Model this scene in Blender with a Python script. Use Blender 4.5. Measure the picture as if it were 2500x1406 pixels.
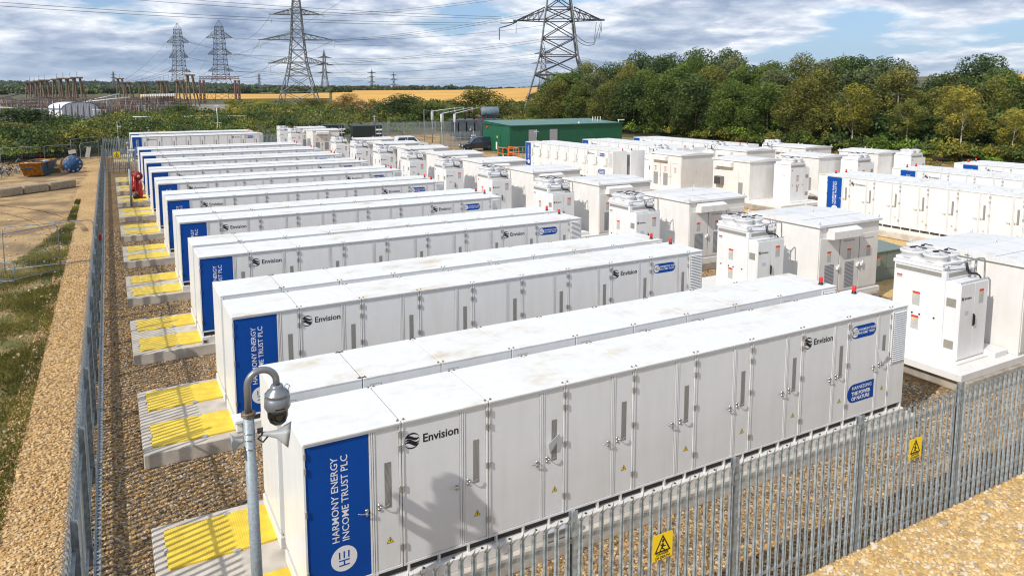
import bpy, math, random
import numpy as np
from mathutils import Vector, Matrix
R = math.radians
rnd = random.Random(7)
scene = bpy.context.scene
COL = scene.collection
for o in list(bpy.data.objects):
    bpy.data.objects.remove(o)

# ------------------------------------------------------------------ camera
H, YAW, PITCH, ROLL = 7.4268, 0.4921, 0.117, -0.0023
F_PX, PX, PY = 1759.0, 1210.0, 429.0
cd = bpy.data.cameras.new('camera'); cam = bpy.data.objects.new('camera', cd); COL.objects.link(cam)
fwd = Vector((math.sin(YAW)*math.cos(PITCH), math.cos(YAW)*math.cos(PITCH), -math.sin(PITCH)))
rt = Vector((math.cos(YAW), -math.sin(YAW), 0)); up = rt.cross(fwd)
rt2 = rt*math.cos(ROLL)+up*math.sin(ROLL); up2 = up*math.cos(ROLL)-rt*math.sin(ROLL)
cam.matrix_world = Matrix(((rt2.x, up2.x, -fwd.x, 0), (rt2.y, up2.y, -fwd.y, 0), (rt2.z, up2.z, -fwd.z, H), (0, 0, 0, 1)))
cd.sensor_fit = 'HORIZONTAL'; cd.sensor_width = 36.0; cd.lens = F_PX/2500*36
cd.shift_x = (1250-PX)/2500; cd.shift_y = -(703-PY)/2500
cd.clip_start = 0.1; cd.clip_end = 40000
scene.camera = cam

# ------------------------------------------------------------------ sun and sky
SUN = Vector((-1.12, -0.33, 1.0)).normalized()          # towards the sun
sl = bpy.data.lights.new('sun', 'SUN'); sl.energy = 4.0; sl.angle = R(0.6); sl.color = (1.0, 0.955, 0.89)
sun = bpy.data.objects.new('sun', sl); COL.objects.link(sun)
sun.rotation_mode = 'QUATERNION'; sun.rotation_quaternion = SUN.to_track_quat('Z', 'Y')
world = bpy.data.worlds.new('World'); scene.world = world; world.use_nodes = True
wt = world.node_tree; wn = wt.nodes; wl = wt.links; wn.clear()
def W(t, **k):
    n = wn.new(t)
    for a, b in k.items(): setattr(n, a, b)
    return n
def wmath(op, a, b=None, c=None):
    n = W('ShaderNodeMath', operation=op)
    for i, x in enumerate((a, b, c)):
        if x is None: continue
        if isinstance(x, (int, float)): n.inputs[i].default_value = x
        else: wl.new(x, n.inputs[i])
    return n.outputs[0]
sky = W('ShaderNodeTexSky', sky_type='NISHITA', sun_disc=False)
sky.sun_elevation = math.asin(SUN.z); sky.sun_rotation = math.atan2(SUN.x, SUN.y)
sky.air_density = 1.0; sky.dust_density = 0.6; sky.ozone_density = 1.6; sky.altitude = 60
tc = W('ShaderNodeTexCoord'); sp = W('ShaderNodeSeparateXYZ'); wl.new(tc.outputs['Generated'], sp.inputs[0])
zc = wmath('MAXIMUM', sp.outputs['Z'], 0.0)
den = wmath('ADD', zc, 0.16)
cx = wmath('DIVIDE', sp.outputs['X'], den); cy = wmath('DIVIDE', sp.outputs['Y'], den)
cb = W('ShaderNodeCombineXYZ'); wl.new(cx, cb.inputs[0]); wl.new(cy, cb.inputs[1])
def noise(scale, det, off, rough=.55, dist=0.):
    mp = W('ShaderNodeMapping'); mp.inputs['Location'].default_value = off; mp.inputs['Scale'].default_value = (scale, scale, scale)
    wl.new(cb.outputs[0], mp.inputs[0])
    n = W('ShaderNodeTexNoise'); n.inputs['Scale'].default_value = 1; n.inputs['Detail'].default_value = det
    n.inputs['Roughness'].default_value = rough; n.inputs['Distortion'].default_value = dist
    wl.new(mp.outputs[0], n.inputs['Vector']); return n.outputs['Fac']
def ramp(src, pts):
    r = W('ShaderNodeValToRGB'); e = r.color_ramp.elements
    e[0].position, e[0].color = pts[0][0], pts[0][1]; e[1].position, e[1].color = pts[-1][0], pts[-1][1]
    for p, c in pts[1:-1]:
        x = e.new(p); x.color = c
    wl.new(src, r.inputs[0]); return r.outputs[0]
n_big = noise(.58, 9, (3.1, 1.7, 0), .54, .3)
n_det = noise(1.7, 9, (7.3, 2.2, 4), .56, .2)
n_mix = wmath('ADD', wmath('MULTIPLY', n_big, .66), wmath('MULTIPLY', n_det, .34))
mask = ramp(n_mix, [(.425, (0, 0, 0, 1)), (.475, (1, 1, 1, 1))])
# cloud body: grey-blue bases, white sunlit tops
ccol = ramp(n_mix, [(.43, (7.6, 7.8, 8.2, 1)), (.485, (7.3, 7.6, 8.2, 1)), (.52, (4.9, 5.5, 6.6, 1)), (.60, (2.6, 3.35, 4.7, 1))])
n_hi = noise(4.2, 7, (1.3, 9.1, 2), .6, .3)
hi = ramp(n_hi, [(.38, (.76, .80, .87, 1)), (.62, (1.20, 1.18, 1.13, 1))])
cm = W('ShaderNodeMixRGB', blend_type='MULTIPLY'); cm.inputs[0].default_value = 1
wl.new(ccol, cm.inputs[1]); wl.new(hi, cm.inputs[2])
# clouds thin into the haze close to the horizon
hz = W('ShaderNodeMapRange'); hz.inputs['From Min'].default_value = 0.0; hz.inputs['From Max'].default_value = .055
hz.inputs['To Min'].default_value = .40; hz.inputs['To Max'].default_value = .97
wl.new(zc, hz.inputs['Value'])
mk = wmath('MULTIPLY', mask, hz.outputs[0])
mx = W('ShaderNodeMixRGB'); wl.new(mk, mx.inputs[0]); 
skt = W('ShaderNodeMixRGB', blend_type='MULTIPLY'); skt.inputs[0].default_value = 1; skt.inputs[2].default_value = (.80, .93, 1.12, 1)
wl.new(sky.outputs[0], skt.inputs[1])
hzf = W('ShaderNodeMapRange'); hzf.inputs['From Min'].default_value = -.01; hzf.inputs['From Max'].default_value = .16; hzf.inputs['To Min'].default_value = .85; hzf.inputs['To Max'].default_value = .25
wl.new(zc, hzf.inputs['Value'])
hzm = W('ShaderNodeMixRGB'); wl.new(hzf.outputs[0], hzm.inputs[0]); wl.new(skt.outputs[0], hzm.inputs[1]); hzm.inputs[2].default_value = (2.9, 4.2, 6.1, 1)   # pale air low over the land
wl.new(hzm.outputs[0], mx.inputs[1]); wl.new(cm.outputs[0], mx.inputs[2])
bg = W('ShaderNodeBackground'); bg.inputs['Strength'].default_value = .118
wl.new(mx.outputs[0], bg.inputs['Color'])
wo = W('ShaderNodeOutputWorld'); wl.new(bg.outputs[0], wo.inputs['Surface'])
scene.view_settings.view_transform = 'Standard'; scene.view_settings.look = 'None'
scene.view_settings.exposure = 0.05; scene.view_settings.gamma = 1; scene.view_settings.use_curve_mapping = False
scene.cycles.pixel_filter_type = 'BLACKMAN_HARRIS'; scene.cycles.filter_width = 1.15
scene.cycles.max_bounces = 6; scene.cycles.diffuse_bounces = 3; scene.cycles.glossy_bounces = 2
scene.cycles.transmission_bounces = 4; scene.cycles.transparent_max_bounces = 6; scene.cycles.caustics_reflective = False

# ------------------------------------------------------------------ helpers
def ray(x, y):
    return fwd + rt2*((x-PX)/F_PX) - up2*((y-PY)/F_PX)
def at_z(x, y, z=0.0):                                  # place seen at a spot of the photo, on level z
    d = ray(x, y); return Vector((0, 0, H)) + d*((z-H)/d.z)
def at_d(x, y, D):                                      # the same, at horizontal distance D
    d = ray(x, y); return Vector((0, 0, H)) + d*(D/math.hypot(d.x, d.y))

class MB:
    def __init__(s): s.v = []; s.f = []; s.m = []; s.s = []
    def add(s, vs, fs, m=0, smooth=False):
        b = len(s.v); s.v += [tuple(p) for p in vs]
        for f in fs:
            s.f.append(tuple(i+b for i in f)); s.m.append(m); s.s.append(smooth)
        return s
    def box(s, x0, y0, z0, x1, y1, z1, m=0, bev=0.0):
        if bev <= 0:
            vs = [(x0,y0,z0),(x1,y0,z0),(x1,y1,z0),(x0,y1,z0),(x0,y0,z1),(x1,y0,z1),(x1,y1,z1),(x0,y1,z1)]
            return s.add(vs, [(0,3,2,1),(4,5,6,7),(0,1,5,4),(1,2,6,5),(2,3,7,6),(3,0,4,7)], m)
        b = bev; vs = []
        for (z, i) in ((z0, b), (z0+b, 0), (z1-b, 0), (z1, b)):
            a, c, d, e = x0+i, y0+i, x1-i, y1-i
            k = 0 if i else b
            if i: vs += [(a,c,z),(d,c,z),(d,e,z),(a,e,z)]
            else: vs += [(x0+b,y0,z),(x1-b,y0,z),(x1,y0+b,z),(x1,y1-b,z),(x1-b,y1,z),(x0+b,y1,z),(x0,y1-b,z),(x0,y0+b,z)]
        fs = [(3,2,1,0),(20,21,22,23)]
        L, U = 4, 12
        for j in range(8):
            fs.append((L+j, L+(j+1) % 8, U+(j+1) % 8, U+j))
        fs += [(0,1,L+1,L),(1,L+2,L+1),(1,2,L+3,L+2),(2,L+4,L+3),(2,3,L+5,L+4),(3,L+6,L+5),(3,0,L+7,L+6),(0,L,L+7)]
        fs += [(U,U+1,21,20),(U+1,U+2,21),(U+2,U+3,22,21),(U+3,U+4,22),(U+4,U+5,23,22),(U+5,U+6,23),(U+6,U+7,20,23),(U+7,U,20)]
        return s.add(vs, fs, m)
    def tube(s, p0, p1, r0, r1=None, n=8, m=0, cap=True, smooth=True):
        return s.path([p0, p1], [r0, r0 if r1 is None else r1], n, m, cap, smooth)
    def path(s, pts, r, n=8, m=0, cap=True, smooth=True):
        pts = [Vector(p) for p in pts]
        if not isinstance(r, (list, tuple)): r = [r]*len(pts)
        b = len(s.v); prev = None
        for i, p in enumerate(pts):
            t = (pts[min(i+1, len(pts)-1)]-pts[max(i-1, 0)]).normalized()
            if prev is None:
                a = Vector((0, 0, 1)) if abs(t.z) < .9 else Vector((1, 0, 0))
                u = t.cross(a).normalized()
            else:
                u = (prev - t*prev.dot(t)).normalized()
            prev = u; w = t.cross(u)
            for k in range(n):
                an = 2*math.pi*k/n; s.v.append(tuple(p+(u*math.cos(an)+w*math.sin(an))*r[i]))
        for i in range(len(pts)-1):
            for k in range(n):
                a = b+i*n+k; c = b+i*n+(k+1) % n
                s.f.append((a, c, c+n, a+n)); s.m.append(m); s.s.append(smooth)
        if cap:
            s.f.append(tuple(b+k for k in range(n))[::-1]); s.m.append(m); s.s.append(False)
            e = b+(len(pts)-1)*n
            s.f.append(tuple(e+k for k in range(n))); s.m.append(m); s.s.append(False)
        return s
    def lathe(s, prof, c=(0, 0, 0), n=20, m=0, smooth=True, axis='z'):
        b = len(s.v)
        for (r, z) in prof:
            for k in range(n):
                a = 2*math.pi*k/n
                p = (r*math.cos(a), r*math.sin(a), z)
                if axis == 'x': p = (z, p[0], p[1])
                if axis == 'y': p = (p[0], z, p[1])
                s.v.append((c[0]+p[0], c[1]+p[1], c[2]+p[2]))
        for i in range(len(prof)-1):
            for k in range(n):
                a = b+i*n+k; d = b+i*n+(k+1) % n
                s.f.append((a, d, d+n, a+n)); s.m.append(m); s.s.append(smooth)
        return s
    def beam(s, p0, p1, w, m=0):                         # square bar between two points
        return s.path([p0, p1], w*.7071, 4, m, False, False)
    def prism(s, poly, y0, y1, m=0):                     # polygon in xz, extruded along y
        n = len(poly); vs = [(x, y0, z) for x, z in poly]+[(x, y1, z) for x, z in poly]
        fs = [tuple(range(n)), tuple(range(n, 2*n))[::-1]]+[(i+n, (i+1) % n+n, (i+1) % n, i) for i in range(n)]
        return s.add(vs, fs, m)
    def slab(s, poly, z0, z1, m=0):                      # polygon in xy, extruded along z
        n = len(poly); vs = [(x, y, z0) for x, y in poly]+[(x, y, z1) for x, y in poly]
        fs = [tuple(range(n))[::-1], tuple(range(n, 2*n))]+[(i, (i+1) % n, (i+1) % n+n, i+n) for i in range(n)]
        return s.add(vs, fs, m)
    def mesh(s, name, mats):
        me = bpy.data.meshes.new(name); me.from_pydata(s.v, [], s.f)
        for m in (mats if isinstance(mats, (list, tuple)) else [mats]): me.materials.append(m)
        me.polygons.foreach_set('material_index', s.m); me.polygons.foreach_set('use_smooth', s.s)
        me.update(); return me
    def build(s, name, mats, parent=None, loc=(0, 0, 0), rz=0.0, **k):
        return ob(name, s.mesh(name, mats), parent, loc, rz, **k)

def ob(name, me, parent=None, loc=(0, 0, 0), rz=0.0, rot=None, kind=None, label=None, cat=None, group=None, scale=None):
    o = bpy.data.objects.new(name, me); COL.objects.link(o)
    o.location = loc; o.rotation_euler = rot if rot else (0, 0, rz)
    if scale: o.scale = scale
    if parent: o.parent = parent
    if kind: o['kind'] = kind
    if label: o['label'] = label
    if cat: o['category'] = cat
    if group: o['group'] = group
    return o
def thing(name, label, cat, loc=(0, 0, 0), rz=0.0, group=None):
    return ob(name, None, None, loc, rz, label=label, cat=cat, group=group)
def clone(root, loc, rz, label, group=None):             # a thing with copies of its parts and sub-parts
    r = root.copy(); COL.objects.link(r); r.location = loc; r.rotation_euler = (0, 0, rz); r['label'] = label
    if group: r['group'] = group
    for ch in KIDS.get(root.name, []):
        c = ch.copy(); COL.objects.link(c); c.parent = r
        for g in KIDS.get(ch.name, []):
            d = g.copy(); COL.objects.link(d); d.parent = c
    return r
KIDS = {}
def index_kids():
    KIDS.clear()
    for o in bpy.data.objects:
        if o.parent: KIDS.setdefault(o.parent.name, []).append(o)
ORD = ['zeroth', 'first', 'second', 'third', 'fourth', 'fifth', 'sixth', 'seventh', 'eighth', 'ninth', 'tenth', 'eleventh', 'twelfth',
       'thirteenth', 'fourteenth', 'fifteenth', 'sixteenth', 'seventeenth', 'eighteenth', 'nineteenth', 'twentieth', 'twenty-first',
       'twenty-second', 'twenty-third', 'twenty-fourth', 'twenty-fifth', 'twenty-sixth', 'twenty-seventh', 'twenty-eighth', 'twenty-ninth', 'thirtieth']

_dg = None
def text_mesh(name, s, size, mat, bold=0.0, align='LEFT', spacing=1.0):
    cu = bpy.data.curves.new(name, 'FONT'); cu.body = s; cu.size = size; cu.offset = bold; cu.align_x = align
    cu.space_character = spacing; cu.resolution_u = 2; cu.extrude = .0008
    o = bpy.data.objects.new(name, cu); COL.objects.link(o)
    bpy.context.view_layer.update()
    me = bpy.data.meshes.new_from_object(o.evaluated_get(bpy.context.evaluated_depsgraph_get()))
    bpy.data.objects.remove(o); me.materials.clear(); me.materials.append(mat); me.name = name
    return me

# ------------------------------------------------------------------ materials
def mat(name, col, rough=.5, metal=0.0, var=0.0, vscale=3.0, bump=0.0, bscale=40.0, spec=.5, col2=None, cmix=(.4, .6), objvar=0.0, coord='Object', detail=4, bdist=.01, trans=0.0, streak=0.0):
    m = bpy.data.materials.new(name); m.use_nodes = True; nt = m.node_tree; N, L = nt.nodes, nt.links
    b = N['Principled BSDF']; b.inputs['Base Color'].default_value = (*col, 1); b.inputs['Roughness'].default_value = rough
    b.inputs['Metallic'].default_value = metal; b.inputs['Specular IOR Level'].default_value = spec
    t = N.new('ShaderNodeTexCoord'); out = None
    src = t.outputs[coord]
    if coord == 'World': src = None
    if var or col2:
        n = N.new('ShaderNodeTexNoise'); n.inputs['Scale'].default_value = vscale; n.inputs['Detail'].default_value = detail
        L.new(src, n.inputs['Vector'])
        r = N.new('ShaderNodeValToRGB'); r.color_ramp.elements[0].position, r.color_ramp.elements[1].position = cmix
        c2 = col2 if col2 else tuple(c*(1-var) for c in col)
        r.color_ramp.elements[0].color = (*c2, 1); r.color_ramp.elements[1].color = (*col, 1)
        L.new(n.outputs['Fac'], r.inputs[0]); out = r.outputs[0]
    if streak:
        g_ = N.new('ShaderNodeNewGeometry'); mp_ = N.new('ShaderNodeMapping'); mp_.inputs['Scale'].default_value = (5, 5, .55); L.new(g_.outputs['Position'], mp_.inputs[0])
        n_ = N.new('ShaderNodeTexNoise'); n_.inputs['Scale'].default_value = 1.3; n_.inputs['Detail'].default_value = 7; L.new(mp_.outputs[0], n_.inputs['Vector'])
        r_ = N.new('ShaderNodeValToRGB'); r_.color_ramp.elements[0].position = .30; r_.color_ramp.elements[0].color = (1-streak, 1-streak*1.15, 1-streak*1.5, 1); r_.color_ramp.elements[1].position = .56
        L.new(n_.outputs['Fac'], r_.inputs[0]); m_ = N.new('ShaderNodeMixRGB'); m_.blend_type = 'MULTIPLY'; m_.inputs[0].default_value = 1
        if out: L.new(out, m_.inputs[1])
        else: m_.inputs[1].default_value = (*col, 1)
        L.new(r_.outputs[0], m_.inputs[2]); out = m_.outputs[0]
    if objvar:
        oi = N.new('ShaderNodeObjectInfo'); hv = N.new('ShaderNodeHueSaturation')
        mr = N.new('ShaderNodeMapRange'); mr.inputs['To Min'].default_value = 1-objvar; mr.inputs['To Max'].default_value = 1+objvar
        L.new(oi.outputs['Random'], mr.inputs['Value']); L.new(mr.outputs[0], hv.inputs['Value'])
        mh = N.new('ShaderNodeMapRange'); mh.inputs['To Min'].default_value = .5-objvar*.09; mh.inputs['To Max'].default_value = .5+objvar*.09
        ml = N.new('ShaderNodeMath'); ml.operation = 'FRACT'; mm = N.new('ShaderNodeMath'); mm.operation = 'MULTIPLY'; mm.inputs[1].default_value = 17.3
        L.new(oi.outputs['Random'], mm.inputs[0]); L.new(mm.outputs[0], ml.inputs[0]); L.new(ml.outputs[0], mh.inputs['Value']); L.new(mh.outputs[0], hv.inputs['Hue'])
        if out: L.new(out, hv.inputs['Color'])
        else: hv.inputs['Color'].default_value = (*col, 1)
        out = hv.outputs[0]
    if out: L.new(out, b.inputs['Base Color'])
    if bump:
        n2 = N.new('ShaderNodeTexNoise'); n2.inputs['Scale'].default_value = bscale; n2.inputs['Detail'].default_value = 5
        L.new(src, n2.inputs['Vector'])
        bp = N.new('ShaderNodeBump'); bp.inputs['Strength'].default_value = bump; bp.inputs['Distance'].default_value = bdist
        L.new(n2.outputs['Fac'], bp.inputs['Height']); L.new(bp.outputs[0], b.inputs['Normal'])
    if trans:
        tr = N.new('ShaderNodeBsdfTranslucent'); mxx = N.new('ShaderNodeMixShader'); mxx.inputs[0].default_value = trans
        if out: L.new(out, tr.inputs['Color'])
        else: tr.inputs['Color'].default_value = (*col, 1)
        L.new(b.outputs[0], mxx.inputs[1]); L.new(tr.outputs[0], mxx.inputs[2]); L.new(mxx.outputs[0], N['Material Output'].inputs['Surface'])
    return m
def roof_mat(name, base, rustamt):
    m = mat(name, base, .42); N, L = m.node_tree.nodes, m.node_tree.links; b = N['Principled BSDF']
    t = N.new('ShaderNodeTexCoord'); g = N.new('ShaderNodeNewGeometry')
    n1 = N.new('ShaderNodeTexNoise'); n1.inputs['Scale'].default_value = .9; n1.inputs['Detail'].default_value = 5; n1.inputs['Roughness'].default_value = .62
    mp = N.new('ShaderNodeMapping'); mp.inputs['Scale'].default_value = (1, 1.6, 1); L.new(g.outputs['Position'], mp.inputs[0]); L.new(mp.outputs[0], n1.inputs['Vector'])
    r = N.new('ShaderNodeValToRGB'); e = r.color_ramp.elements
    e[0].position, e[0].color = .50, (*base, 1); e[1].position, e[1].color = .74, (base[0]*.80, base[1]*.68, base[2]*.50, 1)
    x = e.new(.60); x.color = (base[0]*(1-.05*rustamt), base[1]*(1-.085*rustamt), base[2]*(1-.15*rustamt), 1)
    L.new(n1.outputs['Fac'], r.inputs[0])
    n2 = N.new('ShaderNodeTexNoise'); n2.inputs['Scale'].default_value = 6; n2.inputs['Detail'].default_value = 6; L.new(g.outputs['Position'], n2.inputs['Vector'])
    r2 = N.new('ShaderNodeValToRGB'); r2.color_ramp.elements[0].position = .3; r2.color_ramp.elements[0].color = (.93, .93, .92, 1); r2.color_ramp.elements[1].position = .6
    L.new(n2.outputs['Fac'], r2.inputs[0])
    mx = N.new('ShaderNodeMixRGB'); mx.blend_type = 'MULTIPLY'; mx.inputs[0].default_value = 1; L.new(r.outputs[0], mx.inputs[1]); L.new(r2.outputs[0], mx.inputs[2])
    L.new(mx.outputs[0], b.inputs['Base Color'])
    rr = N.new('ShaderNodeMapRange'); rr.inputs['To Min'].default_value = .3; rr.inputs['To Max'].default_value = .6; L.new(n2.outputs['Fac'], rr.inputs['Value']); L.new(rr.outputs[0], b.inputs['Roughness'])
    return m
M = {}
M['white'] = mat('white_paint', (.80, .80, .79), .38, var=.035, vscale=2.2, objvar=.012, streak=.055)
M['door'] = mat('door_paint', (.79, .79, .78), .42, var=.03, vscale=1.7, objvar=.015, bump=.04, bscale=60, streak=.04)
M['roof'] = roof_mat('roof_paint', (.755, .755, .75), 1.0)
M['cream'] = mat('cream_steel', (.76, .735, .70), .45, var=.06, vscale=1.3, objvar=.01, streak=.05)
M['creamroof'] = roof_mat('station_roof_paint', (.72, .715, .70), .3)
M['blue'] = mat('blue_vinyl', (.002, .068, .35), .62, var=.06, vscale=2, spec=.2)
M['navy'] = mat('navy_vinyl', (.006, .008, .02), .5)
M['vwhite'] = mat('white_vinyl', (.82, .82, .82), .5)
M['dark'] = mat('dark_recess', (.055, .05, .045), .8)
M['seal'] = mat('grey_seal', (.42, .43, .45), .6)
M['galv'] = mat('galvanised_steel', (.33, .375, .40), .5, .15, var=.38, vscale=9, objvar=.13, bump=.03, bscale=80)
M['galvd'] = mat('weathered_galvanised_steel', (.33, .37, .39), .55, .15, var=.3, vscale=9, objvar=.06)
M['steel'] = mat('stainless_steel', (.62, .60, .57), .22, 1.0)
M['hinge'] = mat('hinge_steel', (.55, .53, .51), .4, .7)
M['rust'] = mat('rusty_bolt', (.30, .22, .15), .6, .5, var=.5, vscale=60, objvar=.2)
M['conc'] = mat('concrete', (.58, .52, .44), .85, var=.22, vscale=2.6, bump=.25, bscale=30, objvar=.03, coord='Object', detail=7, bdist=.006)
M['concd'] = mat('weathered_concrete', (.40, .35, .28), .9, var=.3, vscale=3, bump=.4, bscale=18, objvar=.05, detail=7)
M['yellow'] = mat('yellow_grating', (.85, .60, .045), .5, var=.20, vscale=3.5, objvar=.02)
N_, L_ = M['yellow'].node_tree.nodes, M['yellow'].node_tree.links
_t = N_.new('ShaderNodeTexCoord'); _w = N_.new('ShaderNodeTexWave'); _w.bands_direction = 'X'; _w.inputs['Scale'].default_value = 9; _w.inputs['Distortion'].default_value = .4
_b = N_.new('ShaderNodeBump'); _b.inputs['Strength'].default_value = .35; _b.inputs['Distance'].default_value = .006
L_.new(_t.outputs['Object'], _w.inputs['Vector']); L_.new(_w.outputs['Fac'], _b.inputs['Height']); L_.new(_b.outputs[0], N_['Principled BSDF'].inputs['Normal'])
M['sign'] = mat('yellow_sign', (.86, .62, .01), .45)
M['black'] = mat('black_print', (.008, .008, .008), .6)
M['rubber'] = mat('black_cable', (.012, .013, .018), .5)
M['red'] = mat('red_beacon', (.80, .015, .008), .25, spec=.7)
M['redp'] = mat('red_paint', (.30, .008, .010), .4)
M['redsticker'] = mat('red_sticker', (.70, .05, .03), .5)
M['label'] = mat('pale_sticker', (.66, .68, .72), .5, var=.35, vscale=70)
M['printed'] = mat('printed_label', (.62, .60, .57), .6, var=.45, vscale=90, cmix=(.45, .55))
M['fanwhite'] = mat('fan_shroud', (.74, .74, .745), .35, var=.04)
M['grille'] = mat('grey_grille', (.20, .195, .19), .6, .2)
M['green'] = mat('green_cladding', (.008, .105, .050), .5, var=.14, vscale=1.2, bump=.05, bscale=12)
M['greenroof'] = mat('green_roof_sheet', (.13, .25, .22), .5, var=.15, vscale=.8)
M['kiosk'] = mat('sage_green_kiosk', (.17, .22, .19), .5, var=.1)
M['trafo'] = mat('transformer_grey', (.085, .105, .12), .45, var=.2, vscale=1.5)
M['trafolight'] = mat('conservator_grey', (.15, .22, .25), .4, var=.15)
M['porcelain'] = mat('brown_porcelain', (.10, .055, .04), .3, objvar=.1)
M['insul'] = mat('grey_insulator', (.55, .56, .55), .4)
M['orange'] = mat('orange_paint', (.80, .16, .015), .4)
M['skipor'] = mat('skip_orange', (.42, .17, .015), .6, var=.5, vscale=4, bump=.2, bscale=15)
M['skipbl'] = mat('skip_blue', (.03, .09, .14), .6, var=.5, vscale=5, bump=.2, bscale=15)
M['reelblue'] = mat('reel_blue', (.02, .09, .24), .6, var=.3, vscale=4)
M['wood'] = mat('raw_timber', (.32, .22, .12), .8, var=.3, vscale=8)
M['bark'] = mat('dark_bark', (.10, .08, .05), .9, var=.4, vscale=6)
M['birch'] = mat('birch_bark', (.55, .50, .38), .8, var=.55, vscale=3.5, cmix=(.38, .5))
M['glass'] = mat('dark_glass', (.02, .03, .045), .06, spec=.9)
M['carwhite'] = mat('white_car_paint', (.72, .73, .74), .2)
M['cardark'] = mat('dark_car_paint', (.02, .025, .035), .2, spec=.8)
M['camgrey'] = mat('camera_grey', (.24, .25, .27), .35, .5)
M['camblack'] = mat('camera_dome_black', (.006, .006, .007), .12, spec=.8)
M['hornm'] = mat('horn_grey', (.38, .39, .38), .5)
M['plastic'] = mat('white_plastic', (.75, .75, .74), .35)
M['concpost'] = mat('tan_concrete_post', (.20, .145, .10), .85, var=.25, vscale=.6)
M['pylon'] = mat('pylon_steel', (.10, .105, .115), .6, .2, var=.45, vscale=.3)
M['pylonpale'] = mat('pale_pylon_steel', (.25, .25, .245), .5, .25, var=.4, vscale=.25)  # paler steel tone for tower legs and one whole pylon
M['wire'] = mat('conductor_wire', (.04, .043, .055), .6)
M['paper'] = mat('paper_sheet', (.78, .78, .80), .7)
def leafmat(name, c1, c2, vs=.35, tr=.25):
    c1 = tuple(c*1.42 for c in c1); c2 = tuple(c*1.15 for c in c2)
    return mat(name, c1, .55, col2=c2, vscale=vs, cmix=(.38, .62), objvar=.16, trans=tr, spec=.3, detail=5)
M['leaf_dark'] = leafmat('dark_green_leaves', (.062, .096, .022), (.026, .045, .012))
M['leaf_mid'] = leafmat('mid_green_leaves', (.115, .155, .026), (.045, .072, .014))
M['leaf_olive'] = leafmat('olive_leaves', (.175, .170, .030), (.070, .080, .017))
M['leaf_yellow'] = leafmat('yellowing_leaves', (.27, .235, .030), (.12, .125, .022))
M['leaf_bright'] = leafmat('bright_green_leaves', (.17, .26, .03), (.08, .13, .018))
M['leaf_grey'] = leafmat('grey_green_leaves', (.15, .165, .065), (.055, .072, .026))
M['leaf_brown'] = leafmat('dry_brown_leaves', (.26, .16, .05), (.12, .075, .03))
def perforated(name, c_hole, c_metal, n):
    m = bpy.data.materials.new(name); m.use_nodes = True; N, L = m.node_tree.nodes, m.node_tree.links; b = N['Principled BSDF']
    t = N.new('ShaderNodeTexCoord'); v = N.new('ShaderNodeTexVoronoi'); v.inputs['Scale'].default_value = n; v.inputs['Randomness'].default_value = 0.0
    L.new(t.outputs['Object'], v.inputs['Vector']); r = N.new('ShaderNodeValToRGB')
    r.color_ramp.elements[0].position = .40; r.color_ramp.elements[0].color = (*c_hole, 1); r.color_ramp.elements[1].position = .5; r.color_ramp.elements[1].color = (*c_metal, 1)
    L.new(v.outputs['Distance'], r.inputs[0]); L.new(r.outputs[0], b.inputs['Base Color']); b.inputs['Roughness'].default_value = .5; b.inputs['Metallic'].default_value = .3
    return m
M['perf'] = perforated('perforated_vent', (.10, .095, .085), (.62, .61, .58), 62)
M['perfb'] = perforated('filter_mesh', (.22, .20, .16), (.55, .52, .46), 45)

# ------------------------------------------------------------------ prints and logos
def swirl(name, m, r=.12):
    b = MB(); n = 14
    for c, t, a in ((.70, .16, .0), (.34, .20, .20), (-.06, .15, .26), (-.34, .17, .24), (-.74, .13, .0)):
        top, bot = [], []
        for i in range(n+1):
            x = -1+2*i/n; z0 = c+a*math.sin(math.pi*x*.95)*-1; h = t*(1-abs(x)**2.2)**.8 if abs(x) < 1 else 0
            lim = math.sqrt(max(0, 1-x*x)); zt, zb = min(z0+h, lim), max(z0-h, -lim)
            if c == .70: zt, zb = lim, lim-h*1.3
            if c == -.74: zb, zt = -lim, -lim+h*1.3
            if zt < zb: zt = zb = max(-lim, min(lim, z0))
            top.append((x*r, z_(zt, r))); bot.append((x*r, z_(zb, r)))
        for i in range(n):
            p = [(bot[i][0], -.001, bot[i][1]), (bot[i+1][0], -.001, bot[i+1][1]), (top[i+1][0], -.001, top[i+1][1]), (top[i][0], -.001, top[i][1])]
            b.add(p, [(0, 1, 2, 3)])
    return b.mesh(name, m)
def z_(a, r): return a*r
def disc(r, n=28, c=(0, 0)): return [(c[0]+r*math.cos(2*math.pi*i/n), c[1]+r*math.sin(2*math.pi*i/n)) for i in range(n)]
def pill(w, h, left=True, right=True, rr=None, n=9):
    r = h/2; pts = []
    if right: pts += [(w/2-r+r*math.cos(a), r*math.sin(a)) for a in [(-90+180*i/n)*math.pi/180 for i in range(n+1)]]
    else: pts += [(w/2, -h/2), (w/2, h/2)]
    if left: pts += [(-w/2+r+r*math.cos(a), r*math.sin(a)) for a in [(90+180*i/n)*math.pi/180 for i in range(n+1)]]
    else: pts += [(-w/2, h/2), (-w/2, -h/2)]
    return pts
TX = (R(90), 0, 0)
swirl_me = swirl('swirl_emblem', M['navy'])
env_me = text_mesh('company_lettering', 'Envision', .175, M['navy'], bold=.0032)
harm_me = text_mesh('door_lettering', 'HARMONY ENERGY\nINCOME TRUST PLC', .140, M['vwhite'], bold=.0006, spacing=.98)
he_white = MB().prism(disc(.185), -.001, 0).mesh('emblem_disc', M['vwhite'])
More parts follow.
